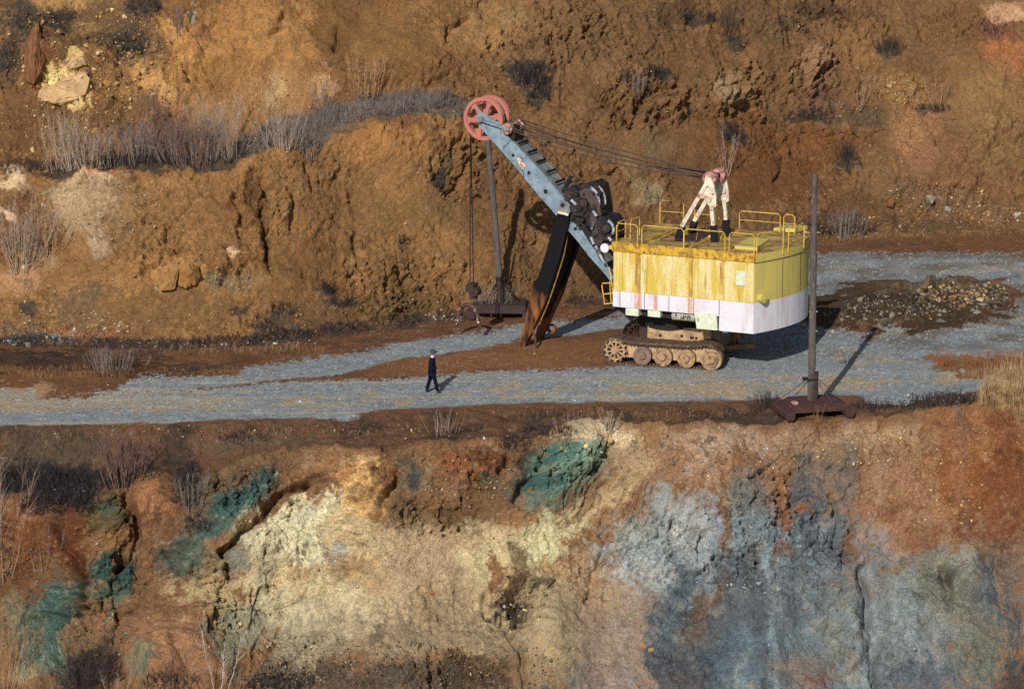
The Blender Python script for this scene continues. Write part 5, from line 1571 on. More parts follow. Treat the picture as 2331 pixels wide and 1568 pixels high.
for wk_, sgn in (('wl', 1), ('wr', -1)):          # palm, thumb and four curled fingers
    wx, wy, wz = J[wk_]
    i0 = len(pts)
    pts.append((wx + .06, wy - .01 * sgn, wz - .015)); rads.append(.03); edges.append((kk.index(wk_), i0))
    for f, (oy, L) in enumerate(((.026, .07), (.009, .078), (-.009, .072), (-.026, .058))):
        a = len(pts)
        pts.append((wx + .06 + L * .5, wy + oy, wz - .03)); rads.append(.0095)
        pts.append((wx + .06 + L * .8, wy + oy * .9, wz - .03 - L * .45)); rads.append(.008)
        edges += [(i0, a), (a, a + 1)]
    a = len(pts)
    pts.append((wx + .065, wy - .035 * sgn, wz + .02)); rads.append(.011)
    pts.append((wx + .10, wy - .03 * sgn, wz + .012)); rads.append(.009)
    edges += [(i0, a), (a, a + 1)]
bodyp = skinned('figure', pts, edges, rads, M_skin, pers)


def sub_skin(name, keys, edl, radii, mat, root=0):
    return skinned(name, [J[k] for k in keys], [(keys.index(a), keys.index(b)) for a, b in edl], [radii[k] for k in keys], mat, pers, root)


J['hem'] = (0.0, 0, .86); J['wl2'] = (.155, .222, .965); J['wr2'] = (.185, -.203, .972); J['nk2'] = (.02, 0, 1.455)
sub_skin('jacket', ['hem', 'pel', 'sp', 'ch', 'nk2', 'sl', 'el', 'wl2', 'sr', 'er', 'wr2'],
         [('hem', 'pel'), ('pel', 'sp'), ('sp', 'ch'), ('ch', 'nk2'), ('ch', 'sl'), ('sl', 'el'), ('el', 'wl2'), ('ch', 'sr'), ('sr', 'er'), ('er', 'wr2')],
         dict(hem=(.17, .20), pel=(.165, .20), sp=(.17, .20), ch=(.17, .19), nk2=.095, sl=.095, el=.075, wl2=.055, sr=.095, er=.075, wr2=.055), M_navy, 1)
J['al2'] = (-.232, .10, .085); J['ar2'] = (.222, -.10, .08)
sub_skin('trousers', ['pel', 'hl', 'kl', 'al2', 'hr', 'kr', 'ar2'], [('pel', 'hl'), ('hl', 'kl'), ('kl', 'al2'), ('pel', 'hr'), ('hr', 'kr'), ('kr', 'ar2')],
         dict(pel=.14, hl=.12, kl=.085, al2=.08, hr=.12, kr=.085, ar2=.08), M_navy2)
for a_, t__ in (('al', 'tl'), ('ar', 'tr')):
    ax, ay, az = J[a_]; bx_, by, bz = J[t__]
    skinned('shoe', [(ax - .05, ay, az - .04), (ax + .03, ay, az - .035), (bx_, by, .045)], [(0, 1), (1, 2)], [.075, .07, .055], M_shoe, pers)
skinned('cap', [(.0, 0, 1.575), (.04, 0, 1.65), (.075, 0, 1.73), (.165, 0, 1.69), (.215, 0, 1.675)], [(0, 1), (1, 2), (1, 3), (3, 4)], [.12, .145, .125, (.08, .02), (.05, .012)], M_cap, pers, 1)
skinned('collar', [(-.03, 0, 1.50), (.01, -.085, 1.475), (.08, -.085, 1.455), (.0, .085, 1.475)], [(0, 1), (1, 2), (0, 3)], [.06, .07, .055, .06], M_collar, pers)

# ------------------------------------------------------------------ boulders
import bmesh


def angular(seed, n=11):
    """a split block: hull of scattered points, edges knocked off, faces roughened"""
    r_ = np.random.default_rng(seed)
    p = r_.normal(size=(n, 3)); p /= np.linalg.norm(p, axis=1, keepdims=True)
    p *= r_.uniform(.78, 1.0, (n, 1))
    b = bmesh.new()
    for q in p: b.verts.new(q)
    res = bmesh.ops.convex_hull(b, input=b.verts)
    bmesh.ops.delete(b, geom=[g for g in res['geom_interior'] if isinstance(g, bmesh.types.BMVert)], context='VERTS')
    bmesh.ops.bevel(b, geom=b.edges[:], offset=.035, segments=1, affect='EDGES')
    bmesh.ops.triangulate(b, faces=b.faces[:])
    bmesh.ops.subdivide_edges(b, edges=b.edges[:], cuts=2, use_grid_fill=True)
    b.verts.index_update()
    v = np.array([q.co[:] for q in b.verts], np.float32)
    f = [tuple(q.index for q in g.verts) for g in b.faces]
    b.free()
    fb_, _ = facets(v + seed * 1.7, 3.0, seed % 97, .6)
    return v * (1 + .10 * fb_)[:, None], f


def boulder(X, Y, sx, sz, rgb, label, seed, sy=None, tilt=0.0, sink=.55, rgb2=None, group=None):
    v, f = angular(seed)
    sy = sy or (sx + sz) / 2.4
    v *= np.array([sx, sy, sz]) / 2
    c, s = math.cos(R(tilt)), math.sin(R(tilt))
    v = np.stack([v[:, 0] * c - v[:, 2] * s, v[:, 1], v[:, 0] * s + v[:, 2] * c], -1)
    p, n = on_ground_n(X, Y)
    p = p + n * (.5 - sink) * sy * .6
    r2 = rgb2 or tuple(int(k * .82) for k in rgb)
    o = link_mesh('boulder', v, f, paint('stone_%d' % seed, rgb, r2, 3, .42, .6, .95, tuple(int(k * .6) for k in rgb), 7, .6, .7, spec=.15, bump=.5), None, False)
    o.location = p
    return tag(o, label, 'rock', group)


def outcrop(outline, rgb, label, seed, out=.32):
    r_ = np.random.default_rng(seed)
    b = bmesh.new()
    cen = np.mean([on_ground(X, Y) for X, Y in outline], axis=0)
    for X, Y in outline:
        p, n = on_ground_n(X, Y)
        f_ = Vector((n.x, n.y - .6, n.z)).normalized()
        b.verts.new(p + f_ * (out * r_.uniform(.75, 1.1)) - Vector(cen)); b.verts.new(p - f_ * .5 - Vector(cen))
    for X, Y in outline[::2]:
        mx_, my_ = sum(q[0] for q in outline) / len(outline), sum(q[1] for q in outline) / len(outline)
        p, n = on_ground_n(mx_ + (X - mx_) * .5, my_ + (Y - my_) * .5)
        b.verts.new(p + Vector((n.x, n.y - .6, n.z)).normalized() * out * r_.uniform(1.0, 1.35) - Vector(cen))
    b.verts.ensure_lookup_table()
    res = bmesh.ops.convex_hull(b, input=b.verts)
    bmesh.ops.delete(b, geom=[g for g in res['geom_interior'] if isinstance(g, bmesh.types.BMVert)], context='VERTS')
    bmesh.ops.subdivide_edges(b, edges=b.edges[:], cuts=4, use_grid_fill=True)
    bmesh.ops.triangulate(b, faces=b.faces[:])
    b.verts.index_update()
    v = np.array([q.co[:] for q in b.verts], np.float32); f = [tuple(q.index for q in g.verts) for g in b.faces]
    b.free()
    fb_, _, kb_ = facets(v + seed, 2.1, seed % 90, 1.0, True)
    ln_ = np.linalg.norm(v, axis=1, keepdims=True)
    v = v + v / (ln_ + .2) * (.10 * fb_ - .10 * np.exp(-(kb_ / .06) ** 2))[:, None]
    o = link_mesh('outcrop', v, f, paint('stone_%d' % seed, rgb, tuple(int(q * .86) for q in rgb), 2, .42, .6, .95, tuple(int(q * .62) for q in rgb), 5, .6, .7, spec=.15, bump=.5), None, False)
    o.location = cen
    return tag(o, label, 'rock')


outcrop([(88, 228), (98, 207), (118, 196), (150, 189), (182, 181), (206, 172), (212, 186), (211, 206), (196, 220), (170, 231), (140, 241), (110, 236)], (194, 160, 118), 'broad cracked cream rock face on the upper left slope', 71)
outcrop([(163, 155), (170, 138), (184, 128), (200, 134), (205, 152), (192, 158), (176, 160)], (182, 150, 108), 'smaller cream rock just above the broad cream face on the upper left', 72, .25)
outcrop([(75, 76), (92, 63), (108, 62), (112, 85), (108, 112), (104, 135), (116, 145), (106, 166), (95, 186), (82, 200), (62, 196), (58, 176), (66, 140), (70, 105)], (124, 86, 58), 'tall red brown rock pillar leaning on the upper left slope', 73, .45)
outcrop([(348, 650), (362, 622), (378, 600), (402, 596), (412, 610), (404, 640), (396, 660), (366, 664)], (150, 112, 68), 'golden brown split rock on the left face, left half', 74, .28)
outcrop([(412, 606), (432, 596), (452, 606), (458, 632), (446, 652), (424, 660), (408, 650), (416, 630)], (142, 104, 62), 'golden brown split rock on the left face, right half', 75, .28)

for k, a in enumerate([
    (226, 225, .6, .6, (156, 100, 58), 'orange brown rock right of the cream slab', 0),
    (220, 252, .45, .7, (140, 92, 62), 'dark standing stone below the orange brown rock on the upper left', 5),
    (216, 158, .5, .5, (178, 150, 100), 'pale rounded rock beside the smaller cream rock', 0),
    (246, 192, .6, .5, (172, 126, 70), 'ochre rock right of the blocky cream rock', 30),
    (266, 192, .5, .45, (168, 132, 84), 'ochre boulder furthest right of the upper left rock group', 0),
    (256, 22, .35, .25, (214, 190, 140), 'small bright cream stone near the top left edge of the slope', 0),
    (210, 109, .4, .25, (216, 200, 170), 'small white stone above the smaller cream rock', 0),
    (442, 48, .6, .7, (150, 146, 136), 'grey rock standing out of the golden upper slope', -25),
    (215, 298, .7, .35, (176, 126, 66), 'ochre rock behind the bare stems on the left berm', 10),
    (526, 573, .55, .7, (186, 154, 118), 'pale rock stuck in the middle of the left slope beside dark clefts', 15),
    (362, 655, .5, .5, (178, 158, 122), 'whitish boulder at the lower left of the golden outcrop', 0),
    (234, 749, .32, .26, (206, 178, 150), 'small cream block near the foot of the left slope', 10),
    (120, 770, .4, .5, (124, 136, 134), 'upright bluish grey slab at the foot of the left slope', -20),
    (63, 788, .4, .45, (136, 132, 116), 'grey boulder in the dark weeds at the far left toe', 0),
    (509, 785, .62, .3, (186, 158, 148), 'flat pinkish stone in the dark weeds along the toe', 0),
    (626, 783, .3, .25, (196, 186, 152), 'pale stone right of the flat pinkish one along the toe', 0),
    (350, 790, .25, .22, (202, 194, 176), 'small whitish stone left of the flat pinkish one along the toe', 0),
    (2112, 455, .7, .7, (150, 146, 128), 'grey white boulder at the foot of the right slope', 10),
    (2160, 478, .6, .55, (154, 150, 136), 'second grey white boulder lower down at the foot of the right slope', -10),
    (2252, 485, .55, .35, (140, 122, 96), 'brown grey boulder at the far right toe of the slope', 0),
    (2318, 490, .5, .5, (164, 150, 134), 'pale boulder at the right edge below the upper slope', 0),
    (2128, 455, .35, .35, (120, 112, 92), 'small dark boulder beside the grey white one on the right toe', 0),
    (2014, 734, 1.0, .55, (92, 86, 70), 'rounded dark boulder at the near end of the rubble heap', 0),
    (2222, 716, .55, .5, (138, 130, 116), 'pale grey boulder at the right foot of the rubble heap', 20),
    (2190, 700, .5, .4, (136, 104, 68), 'brown boulder in the middle of the rubble heap', 0),
    (2255, 690, .7, .5, (92, 86, 72), 'dark boulder at the top right of the rubble heap', 0),
    (2062, 722, .4, .3, (96, 88, 76), 'dark stone in front of the rubble heap', 0),
    (1738, 1482, .42, .42, (86, 90, 104), 'round dark blue grey stone lying on the grey scree', 0),
    (1240, 1562, .5, .28, (86, 108, 100), 'green stone at the bottom of the sand cone', 0),
    (1282, 1475, .3, .25, (110, 120, 112), 'small green grey stone on the sand cone', 0),
    (1246, 1477, .2, .14, (216, 170, 104), 'small orange stone on the sand cone', 0),
    (1460, 1470, .5, .3, (170, 120, 88), 'red brown rock on the pink scree', -20),
    (1480, 1478, .35, .25, (186, 146, 90), 'ochre stone beside the red brown rock on the pink scree', 0),
    (978, 1350, .3, .3, (150, 104, 72), 'brown stone on the tan scree below the cream face', 0),
    (1088, 1488, .25, .2, (206, 180, 130), 'pale yellow stone at the lip of the dark wet hole', 0),
    (1198, 1392, .35, .25, (204, 194, 116), 'sulphur yellow stone low in the dark wet hole', 0),
    (1212, 1352, .3, .3, (196, 186, 122), 'yellow stone on the right side of the dark wet hole', 0),
    (1148, 1380, .2, .2, (204, 190, 150), 'pale stone on the left side of the dark wet hole', 0),
    (1690, 1333, .3, .25, (170, 178, 186), 'white blue stone at the foot of the blue grey wall', 0),
    (1722, 1328, .28, .28, (160, 168, 172), 'light stone right of the white blue one below the blue grey wall', 0),
    (1795, 1330, .3, .35, (150, 158, 164), 'light grey stone below the middle of the blue grey wall', 0),
    (1872, 1366, .25, .2, (186, 190, 196), 'whitish stone further right below the blue grey wall', 0),
    (1558, 1070, .3, .3, (140, 150, 168), 'small blue grey stone embedded in the pink brow', 0),
    (940, 1043, .2, .16, (120, 150, 140), 'green pebble near the edge above the blue green seam', 0),
]):
    X, Y, sx, sz, rgb, lab, tilt = a
    boulder(X, Y, sx, sz, rgb, lab, 300 + k, None, tilt)
# ------------------------------------------------------------------ bare shrubs, brush, reeds, loose stones
def twig_mesh(p0, p1, r0, r1):
    p0, p1 = np.asarray(p0, np.float32), np.asarray(p1, np.float32)
    d = p1 - p0
    d = d / (np.linalg.norm(d, axis=1, keepdims=True) + 1e-9)
    u = np.where(np.abs(d[:, 2:3]) > .9, np.array([[1.0, 0, 0]]), np.array([[0, 0, 1.0]]))
    x = np.cross(d, u); x /= np.linalg.norm(x, axis=1, keepdims=True) + 1e-9
    y = np.cross(x, d)
    n = len(p0)
    V_ = np.empty((n, 6, 3), np.float32)
    for k in range(3):
        a = 2 * math.pi * k / 3
        o = x * math.cos(a) + y * math.sin(a)
        V_[:, k] = p0 + o * np.asarray(r0).reshape(-1, 1)
        V_[:, k + 3] = p1 + o * np.asarray(r1).reshape(-1, 1)
    base = np.arange(n)[:, None] * 6
    F = np.concatenate([base + np.array([[k, (k + 1) % 3, (k + 1) % 3 + 3, k + 3]]) for k in range(3)])
    return V_.reshape(-1, 3), F.astype(np.int32)


TW = {'pale': paint('twig_pale', (172, 152, 134), (140, 122, 108), 6), 'grey': paint('twig_grey', (132, 120, 114), (100, 92, 90), 1.2), 'red': paint('twig_red', (126, 98, 86), (98, 76, 70), 6),
      'tan': paint('twig_tan', (182, 142, 100), (150, 112, 78), 6), 'dark': paint('twig_dark', (62, 54, 54), (46, 42, 44), 6), 'birch': paint('twig_birch', (206, 198, 186), (160, 146, 132), 6),
      'straw': paint('straw', (176, 146, 104), (128, 100, 70), 2.5), 'rust': paint('rust_grass', (158, 98, 58), (126, 78, 50), 5)}


def grow(r_, base, h, w, n, twigs=4, lean=.5, thick=.011):
    A, B_, ra, rb = [], [], [], []
    for i in range(n):
        off = r_.normal(0, .2, 2) * w
        q = np.array([base[0] + off[0], base[1] + off[1] * .7, base[2] - .05])
        hh = h * r_.uniform(.55, 1.0)
        ln = np.array([off[0] / max(w, .01) * lean * 1.7 + r_.normal(0, .14), r_.normal(0, .16), 1.0])
        t0 = thick * r_.uniform(.7, 1.15)
        m = 4
        d = ln * np.array([1.5, 1.5, 1]); d /= np.linalg.norm(d)
        for k in range(m):
            d = d * .85 + np.array([0, 0, .18]) + r_.normal(0, .045, 3); d /= np.linalg.norm(d)
            e_ = q + d * hh / m
            A.append(q); B_.append(e_); ra.append(t0 * (1 - k / m * .75)); rb.append(t0 * (1 - (k + 1) / m * .75))
            if k > 0:
                for _ in range(twigs if k > 1 else twigs // 2):
                    s_ = q + (e_ - q) * r_.uniform(0, 1)
                    dd = d + r_.normal(0, .42, 3); dd[2] = abs(dd[2]) * .8 + .25; dd /= np.linalg.norm(dd)
                    A.append(s_); B_.append(s_ + dd * hh * r_.uniform(.10, .24)); ra.append(t0 * .45); rb.append(t0 * .2)
            q = e_
    return A, B_, ra, rb


def px2m(p, px):
    return px * ((p.y - CAM[1]) * CP - (p.z - CAM[2]) * SP) / FPX


def shrub(X, Y, hp, wp, n, kind, label, seed, twigs=4, name='bare_shrub', cat='shrub', group=None, thick=.011, lean=.5):
    p = on_ground(X, Y)
    r_ = np.random.default_rng(seed)
    A, B_, ra, rb = grow(r_, (0, 0, 0), px2m(p, hp), px2m(p, wp), n, twigs, lean, thick)
    v, f = twig_mesh(A, B_, ra, rb)
    o = link_mesh(name, v, f, TW[kind])
    o.location = p
    return tag(o, label, cat, group)


S_ = [
    (125, 391, 150, 64, 13, 'pale', 'tall pale bare shrub, first from the left along the berm edge'),
    (164, 388, 140, 46, 10, 'pale', 'slender bare shrub beside the tall first one on the left berm'),
    (194, 388, 96, 50, 10, 'pale', 'low open bare shrub, third along the berm from the left'),
    (222, 383, 84, 36, 9, 'pale', 'small bare shrub above the pinkish patch of the berm edge'),
    (254, 380, 92, 60, 16, 'grey', 'fuzzy brownish bare shrub left of the dense berm thicket'),
    (318, 368, 100, 90, 30, 'grey', 'dense bare shrub at the left end of the berm thicket'),
    (364, 362, 165, 80, 26, 'red', 'tallest bushy shrub in the middle of the berm thicket'),
    (400, 368, 92, 70, 24, 'grey', 'dark based shrub right of the tallest one in the berm thicket'),
    (432, 378, 112, 70, 22, 'red', 'reddish bare shrub leaning out over the berm edge'),
    (470, 374, 120, 70, 20, 'grey', 'grey shrub just left of the fan shaped one on the berm'),
    (496, 376, 168, 88, 20, 'pale', 'fan shaped pale shrub at the right end of the berm thicket'),
    (524, 364, 110, 50, 14, 'pale', 'curved pale stems at the edge right of the fan shaped shrub'),
    (646, 342, 98, 74, 20, 'pale', 'pale bare shrub alone on the dark brush band'),
    (700, 362, 84, 46, 12, 'grey', 'sparse shrub hanging over the berm face right of the pale lone one'),
    (738, 250, 76, 30, 6, 'pale', 'two thin pale saplings above the dark brush band'),
    (836, 236, 118, 66, 34, 'tan', 'tall tan bushy shrub rising behind the dark brush band'),
    (45, 618, 170, 76, 22, 'pale', 'large pale shrub on the pinkish patch of the far left slope'),
    (112, 584, 92, 40, 10, 'tan', 'smaller tan shrub right of the large pale one on the far left slope'),
    (412, 78, 70, 16, 5, 'grey', 'thin bare shrub near the top edge above the golden slope'),
    (1443, 216, 62, 60, 18, 'grey', 'bare shrub on the rocks above the boom cables'),
    (1660, 92, 90, 46, 22, 'dark', 'dark bare shrub high on the upper slope above the house'),
    (1653, 400, 130, 26, 7, 'pale', 'thin bare saplings just behind the gantry on the slope'),
    (1956, 254, 92, 12, 5, 'pale', 'thin pair of pale saplings on the upper right ledge'),
    (2135, 250, 84, 40, 9, 'tan', 'open shrub on the ledge above the right slope'),
    (1928, 372, 56, 50, 44, 'dark', 'dark round bush on the orange slope above the right pole'),
    (2016, 124, 52, 60, 40, 'dark', 'dark low bush high on the upper right slope'),
    (1920, 542, 74, 80, 40, 'grey', 'grey twiggy bush at the slope foot right of the pole'),
    (1340, 500, 40, 40, 30, 'dark', 'small dark bush showing between the crowd drive and the house'),
    (285, 1106, 140, 110, 34, 'red', 'reddish bare bush at the pit edge on the left'),
    (438, 1160, 92, 56, 18, 'grey', 'grey leafless bush above the blue green seam'),
    (6, 1330, 330, 60, 6, 'pale', 'tall bare tree branches at the left border by the brown mound'),
    (100, 1298, 120, 44, 7, 'grey', 'thin leaning shrub on the brown mound at left'),
    (490, 1600, 230, 34, 3, 'birch', 'young white birch sapling in front of the sandy scree'),
    (62, 1556, 116, 22, 3, 'pale', 'thin pale sapling left in the foreground below the green rock'),
    (12, 1610, 260, 44, 8, 'tan', 'tall tan saplings in the bottom left corner'),
    (100, 1600, 110, 60, 6, 'tan', 'short tan stems beside the bottom left saplings'),
    (190, 1606, 160, 130, 46, 'dark', 'dark dense bush at the bottom left'),
    (264, 1600, 120, 20, 3, 'pale', 'single pale stem right of the dark dense bush'),
    (404, 1590, 110, 70, 16, 'dark', 'dark twiggy bush at the foot of the orange scree cone'),
    (250, 1590, 60, 40, 8, 'tan', 'short dry stems under the single pale stem'),
    (1744, 938, 52, 60, 60, 'dark', 'dark bush against the left end of the rusty sled'),
    (1955, 938, 74, 10, 3, 'dark', 'thin dark stalks standing right of the rusty sled'),
    (1862, 958, 52, 16, 5, 'straw', 'pale dry stems in front of the rusty sled'),
    (255, 840, 56, 110, 50, 'grey', 'brownish bush on the bare ground left of the gravel road'),
    (1005, 985, 64, 90, 22, 'pale', 'row of thin pale stems at the pit edge below the person'),
    (1290, 985, 66, 70, 16, 'pale', 'pale thin stems at the pit edge above the green rock'),
    (1385, 985, 60, 14, 14, 'pale', 'few thin dry grass blades at the edge right of the green rock'),
    (1114, 712, 74, 120, 50, 'grey', 'grey brush grown over the sled of the leaning pole'),
    (2146, 833, 50, 46, 90, 'rust', 'rust brown grass clump nearest the pole beside the right road'),
    (2212, 833, 44, 60, 60, 'rust', 'rust brown grass clump in the middle of the right verge'),
    (2262, 836, 56, 64, 70, 'rust', 'taller rust brown grass clump before the reeds'),
    (2322, 836, 58, 56, 60, 'rust', 'rust brown grass clump at the right border'),
    (1920, 826, 16, 40, 30, 'dark', 'little dark tuft on the gravel right of the pole'),
]
for k, (X, Y, hp, wp, n, kind, lab) in enumerate(S_):
    grass = kind in ('rust',) or 'stems' in lab or 'stalks' in lab or 'tuft' in lab
    tr_ = 'tree' in lab or 'sapling' in lab
    shrub(X, Y, hp, wp, int(n * (1.8 if Y < 620 and X < 860 else 1.0)), kind, lab, 500 + k, 1 if grass else 8,
          'dry_grass_clump' if grass else ('sapling' if tr_ else 'bare_shrub'), 'dry grass' if grass else ('sapling' if tr_ else 'shrub'), None,
          .022 if kind == 'birch' else (.017 if 'tree' in lab else (.008 if grass or kind in ('dark',) else (.016 if Y < 620 and X < 860 else .0135))), .5)


def ground_pts(X, Y):
    j = np.clip(np.searchsorted(uu, X), 1, NC - 1)
    i = np.empty(len(X), int)
    for a in range(0, len(X), 2000):
        i[a:a + 2000] = np.argmin(np.abs(PV[:, j[a:a + 2000]] - np.asarray(Y)[None, a:a + 2000]), axis=0)
    return G3[i, j], N[i, j]


def scatter_ell(r_, specs):
    xs_, ys_, rest = [], [], []
    for sp_ in specs:
        X, Y, rx, ry, n = sp_[:5]
        a = r_.uniform(0, 2 * math.pi, n); q = np.sqrt(r_.uniform(0, 1, n))
        xs_.append(X + rx * q * np.cos(a)); ys_.append(Y + ry * q * np.sin(a)); rest += [sp_[5:]] * n
    return np.concatenate(xs_), np.concatenate(ys_), rest


def brush(name, specs, kind, label, seed, forks=3, thick=.010, up=.8):
    """low tangled twigs rooted over patches of ground"""
    r_ = np.random.default_rng(seed)
    X, Y, rest = scatter_ell(r_, specs)
    g, nn = ground_pts(X, Y)
    h = np.array([q[0] for q in rest]) * r_.uniform(.4, 1.1, len(X))
    d = r_.normal(0, .45, (len(X), 3)); d[:, 2] = np.abs(d[:, 2]) * .5 + up
    d += nn * .4
    d /= np.linalg.norm(d, axis=1, keepdims=True)
    A, B_, ra, rb = [g - nn * .03], [g + d * h[:, None]], [np.full(len(X), thick)], [np.full(len(X), thick * .4)]
    for k in range(forks):
        t = r_.uniform(.2, .8, (len(X), 1))
        s_ = g + d * h[:, None] * t
        e_ = d + r_.normal(0, .55, d.shape); e_ /= np.linalg.norm(e_, axis=1, keepdims=True)
        A.append(s_); B_.append(s_ + e_ * (h * r_.uniform(.3, .6, len(X)))[:, None]); ra.append(np.full(len(X), thick * .6)); rb.append(np.full(len(X), thick * .3))
    v, f = twig_mesh(np.concatenate(A), np.concatenate(B_), np.concatenate(ra), np.concatenate(rb))
    return tag(link_mesh(name, v, f, TW[kind]), label, 'brush', None, 'stuff')


band = [(580, 328, 26, 22, 60, .4), (620, 312, 34, 26, 100, .55), (660, 300, 30, 22, 120, .7), (700, 290, 40, 22, 90, .5), (745, 274, 30, 20, 150, .8), (790, 268, 40, 20, 110, .5), (840, 256, 34, 20, 160, .75), (880, 252, 34, 20, 100, .5),
        (915, 244, 34, 18, 150, .75), (960, 240, 34, 16, 110, .55), (1000, 236, 28, 16, 120, .65), (1040, 240, 24, 14, 60, .45)]
brush('brushwood', band, 'grey', 'dense dark grey brushwood along the rising berm', 7, 7, .009, .5)
brush('brushwood', [(130, 382, 90, 10, 200, .45), (300, 372, 90, 10, 260, .55), (440, 372, 90, 10, 260, .55), (540, 350, 30, 16, 90, .5), (40, 385, 50, 14, 90, .4)], 'dark', 'dark brushwood round the shrub feet on the left berm', 8, 4)
brush('brushwood', [(80, 782, 90, 13, 220, .35), (230, 786, 90, 12, 220, .35), (380, 788, 90, 11, 220, .35), (520, 782, 90, 12, 240, .35), (650, 768, 80, 13, 200, .35), (600, 740, 30, 20, 80, .4), (640, 712, 30, 16, 80, .4), (780, 752, 70, 14, 150, .3), (900, 735, 60, 14, 130, .3), (1040, 722, 50, 10, 120, .35), (1330, 690, 50, 14, 100, .3), (90, 820, 120, 16, 160, .25), (430, 842, 60, 14, 110, .3), (320, 812, 60, 10, 80, .3)],
      'dark', 'dark weeds along the foot of the left slope', 9, 3)
brush('brushwood', [(1200, 168, 44, 18, 130, .5), (1212, 192, 44, 12, 120, .45), (1235, 220, 28, 14, 80, .45), (1590, 45, 40, 14, 90, .45), (1500, 170, 26, 16, 60, .4), (1850, 264, 50, 10, 90, .4), (2120, 252, 40, 8, 60, .35), (1660, 305, 26, 20, 80, .45), (1690, 330, 30, 20, 60, .4),
                    (100, 60, 70, 36, 160, .4), (290, 110, 46, 22, 110, .4), (15, 130, 30, 40, 90, .4), (330, 25, 40, 26, 90, .4), (750, 662, 28, 12, 70, .4), (780, 690, 28, 14, 60, .35), (1005, 412, 18, 20, 40, .35), (925, 552, 13, 8, 26, .35), (1420, 180, 20, 10, 40, .4), (2260, 65, 30, 20, 50, .35), (1880, 40, 60, 16, 90, .4), (1780, 60, 30, 16, 50, .4), (1560, 260, 20, 10, 30, .35), (1895, 528, 50, 8, 60, .3), (1960, 530, 40, 6, 40, .3)],
      'dark', 'patches of dark scrub scattered on the upper slope', 10, 4)
brush('brushwood', [(60, 1100, 90, 30, 320, .6), (150, 1115, 70, 40, 340, .6), (120, 1150, 70, 26, 220, .5), (200, 1150, 30, 26, 120, .5), (250, 1095, 60, 20, 160, .5), (430, 1110, 34, 50, 200, .5), (330, 1080, 50, 16, 100, .4), (450, 1200, 26, 24, 60, .4), (200, 1540, 80, 40, 220, .5), (400, 1560, 60, 20, 120, .4), (640, 1560, 80, 20, 160, .35), (1040, 985, 40, 6, 40, .3), (1240, 985, 60, 12, 110, .4), (1170, 1015, 40, 20, 90, .4), (560, 1000, 60, 10, 60, .3), (20, 1260, 20, 80, 60, .4)],
      'dark', 'dark thicket in the hollow at the left pit edge', 11, 4)
brush('brushwood', [(2150, 915, 70, 14, 260, .4), (2080, 925, 50, 10, 100, .35), (1990, 930, 40, 8, 80, .4), (1820, 935, 30, 6, 40, .3)], 'dark', 'dark low brush behind the orange mound on the right', 12, 3)
brush('dry_grass', [(500, 985, 500, 12, 150, .22), (1400, 945, 300, 14, 130, .2), (200, 1020, 200, 30, 120, .2), (700, 990, 200, 10, 60, .2), (150, 850, 160, 14, 160, .22), (500, 850, 160, 12, 140, .2), (1000, 830, 200, 10, 60, .18), (2000, 540, 140, 8, 140, .3), (2230, 535, 100, 8, 100, .3), (1350, 670, 70, 14, 80, .35), (540, 800, 200, 8, 140, .4), (2250, 860, 60, 8, 120, .4)],
      'straw', 'thin dry grass on the bare ground beside the road', 13, 3, .005)


def reeds():
    r_ = np.random.default_rng(21)
    X, Y, rest = scatter_ell(r_, [(2290, 925, 70, 12, 230), (2380, 930, 100, 14, 220), (2245, 912, 26, 10, 60), (2320, 890, 60, 10, 110)])
    g, nn = ground_pts(X, Y)
    h = r_.uniform(.7, 1.8, len(X)) * np.clip((X - 2190) / 60, .45, 1.0)
    ln = r_.normal(0, .07, (len(X), 3)); ln[:, 2] = 1
    mid_ = g + ln * h[:, None] * .6
    tip = mid_ + (ln + r_.normal(0, .12, ln.shape)) * h[:, None] * .4
    v, f = twig_mesh(np.concatenate([g - .05 * np.array([0, 0, 1]), mid_]), np.concatenate([mid_, tip]), np.r_[np.full(len(X), .009), np.full(len(X), .009)], np.r_[np.full(len(X), .009), np.full(len(X), .004)])
    tag(link_mesh('reeds', v, f, TW['straw']), 'tall straw coloured reeds behind the orange mound', 'reeds', None, 'stuff')


reeds()

# loose stones: scree and scattered fragments nobody would count
ICO_V, ICO_F = None, None


def stones(name, specs, label, seed):
    r_ = np.random.default_rng(seed)
    b = bmesh.new(); bmesh.ops.create_icosphere(b, subdivisions=1, radius=1)
    iv = np.array([q.co[:] for q in b.verts], np.float32); if_ = np.array([[q.index for q in f.verts] for f in b.faces], np.int32)
    b.free()
    X, Y, rest = scatter_ell(r_, specs)
    g, nn = ground_pts(X, Y)
    n = len(X)
    size = .72 * np.array([q[0] for q in rest]) * np.exp(r_.normal(0, .45, n))
    cols = np.array([alb(*q[1][r_.integers(len(q[1]))]) for q in rest]) * r_.uniform(.55, 1.0, (n, 1))
    sc = r_.uniform(.45, 1.0, (n, 1, 3)) * size[:, None, None]
    v = iv[None] * (1 + r_.normal(0, .26, (n, len(iv), 1))) * sc
    a = r_.uniform(0, 6.28, n); c_, s_ = np.cos(a), np.sin(a)
    v = np.stack([v[..., 0] * c_[:, None] - v[..., 1] * s_[:, None], v[..., 0] * s_[:, None] + v[..., 1] * c_[:, None], v[..., 2]], -1)
    v = v + (g + nn * size[:, None] * .25)[:, None, :]
    f = if_[None] + (np.arange(n) * len(iv))[:, None, None]
    o = link_mesh(name, v.reshape(-1, 3), f.reshape(-1, 3).astype(np.int32), M_stone, None, False, np.repeat(cols, len(iv), 0))
    return tag(o, label, 'stones', None, 'stuff')


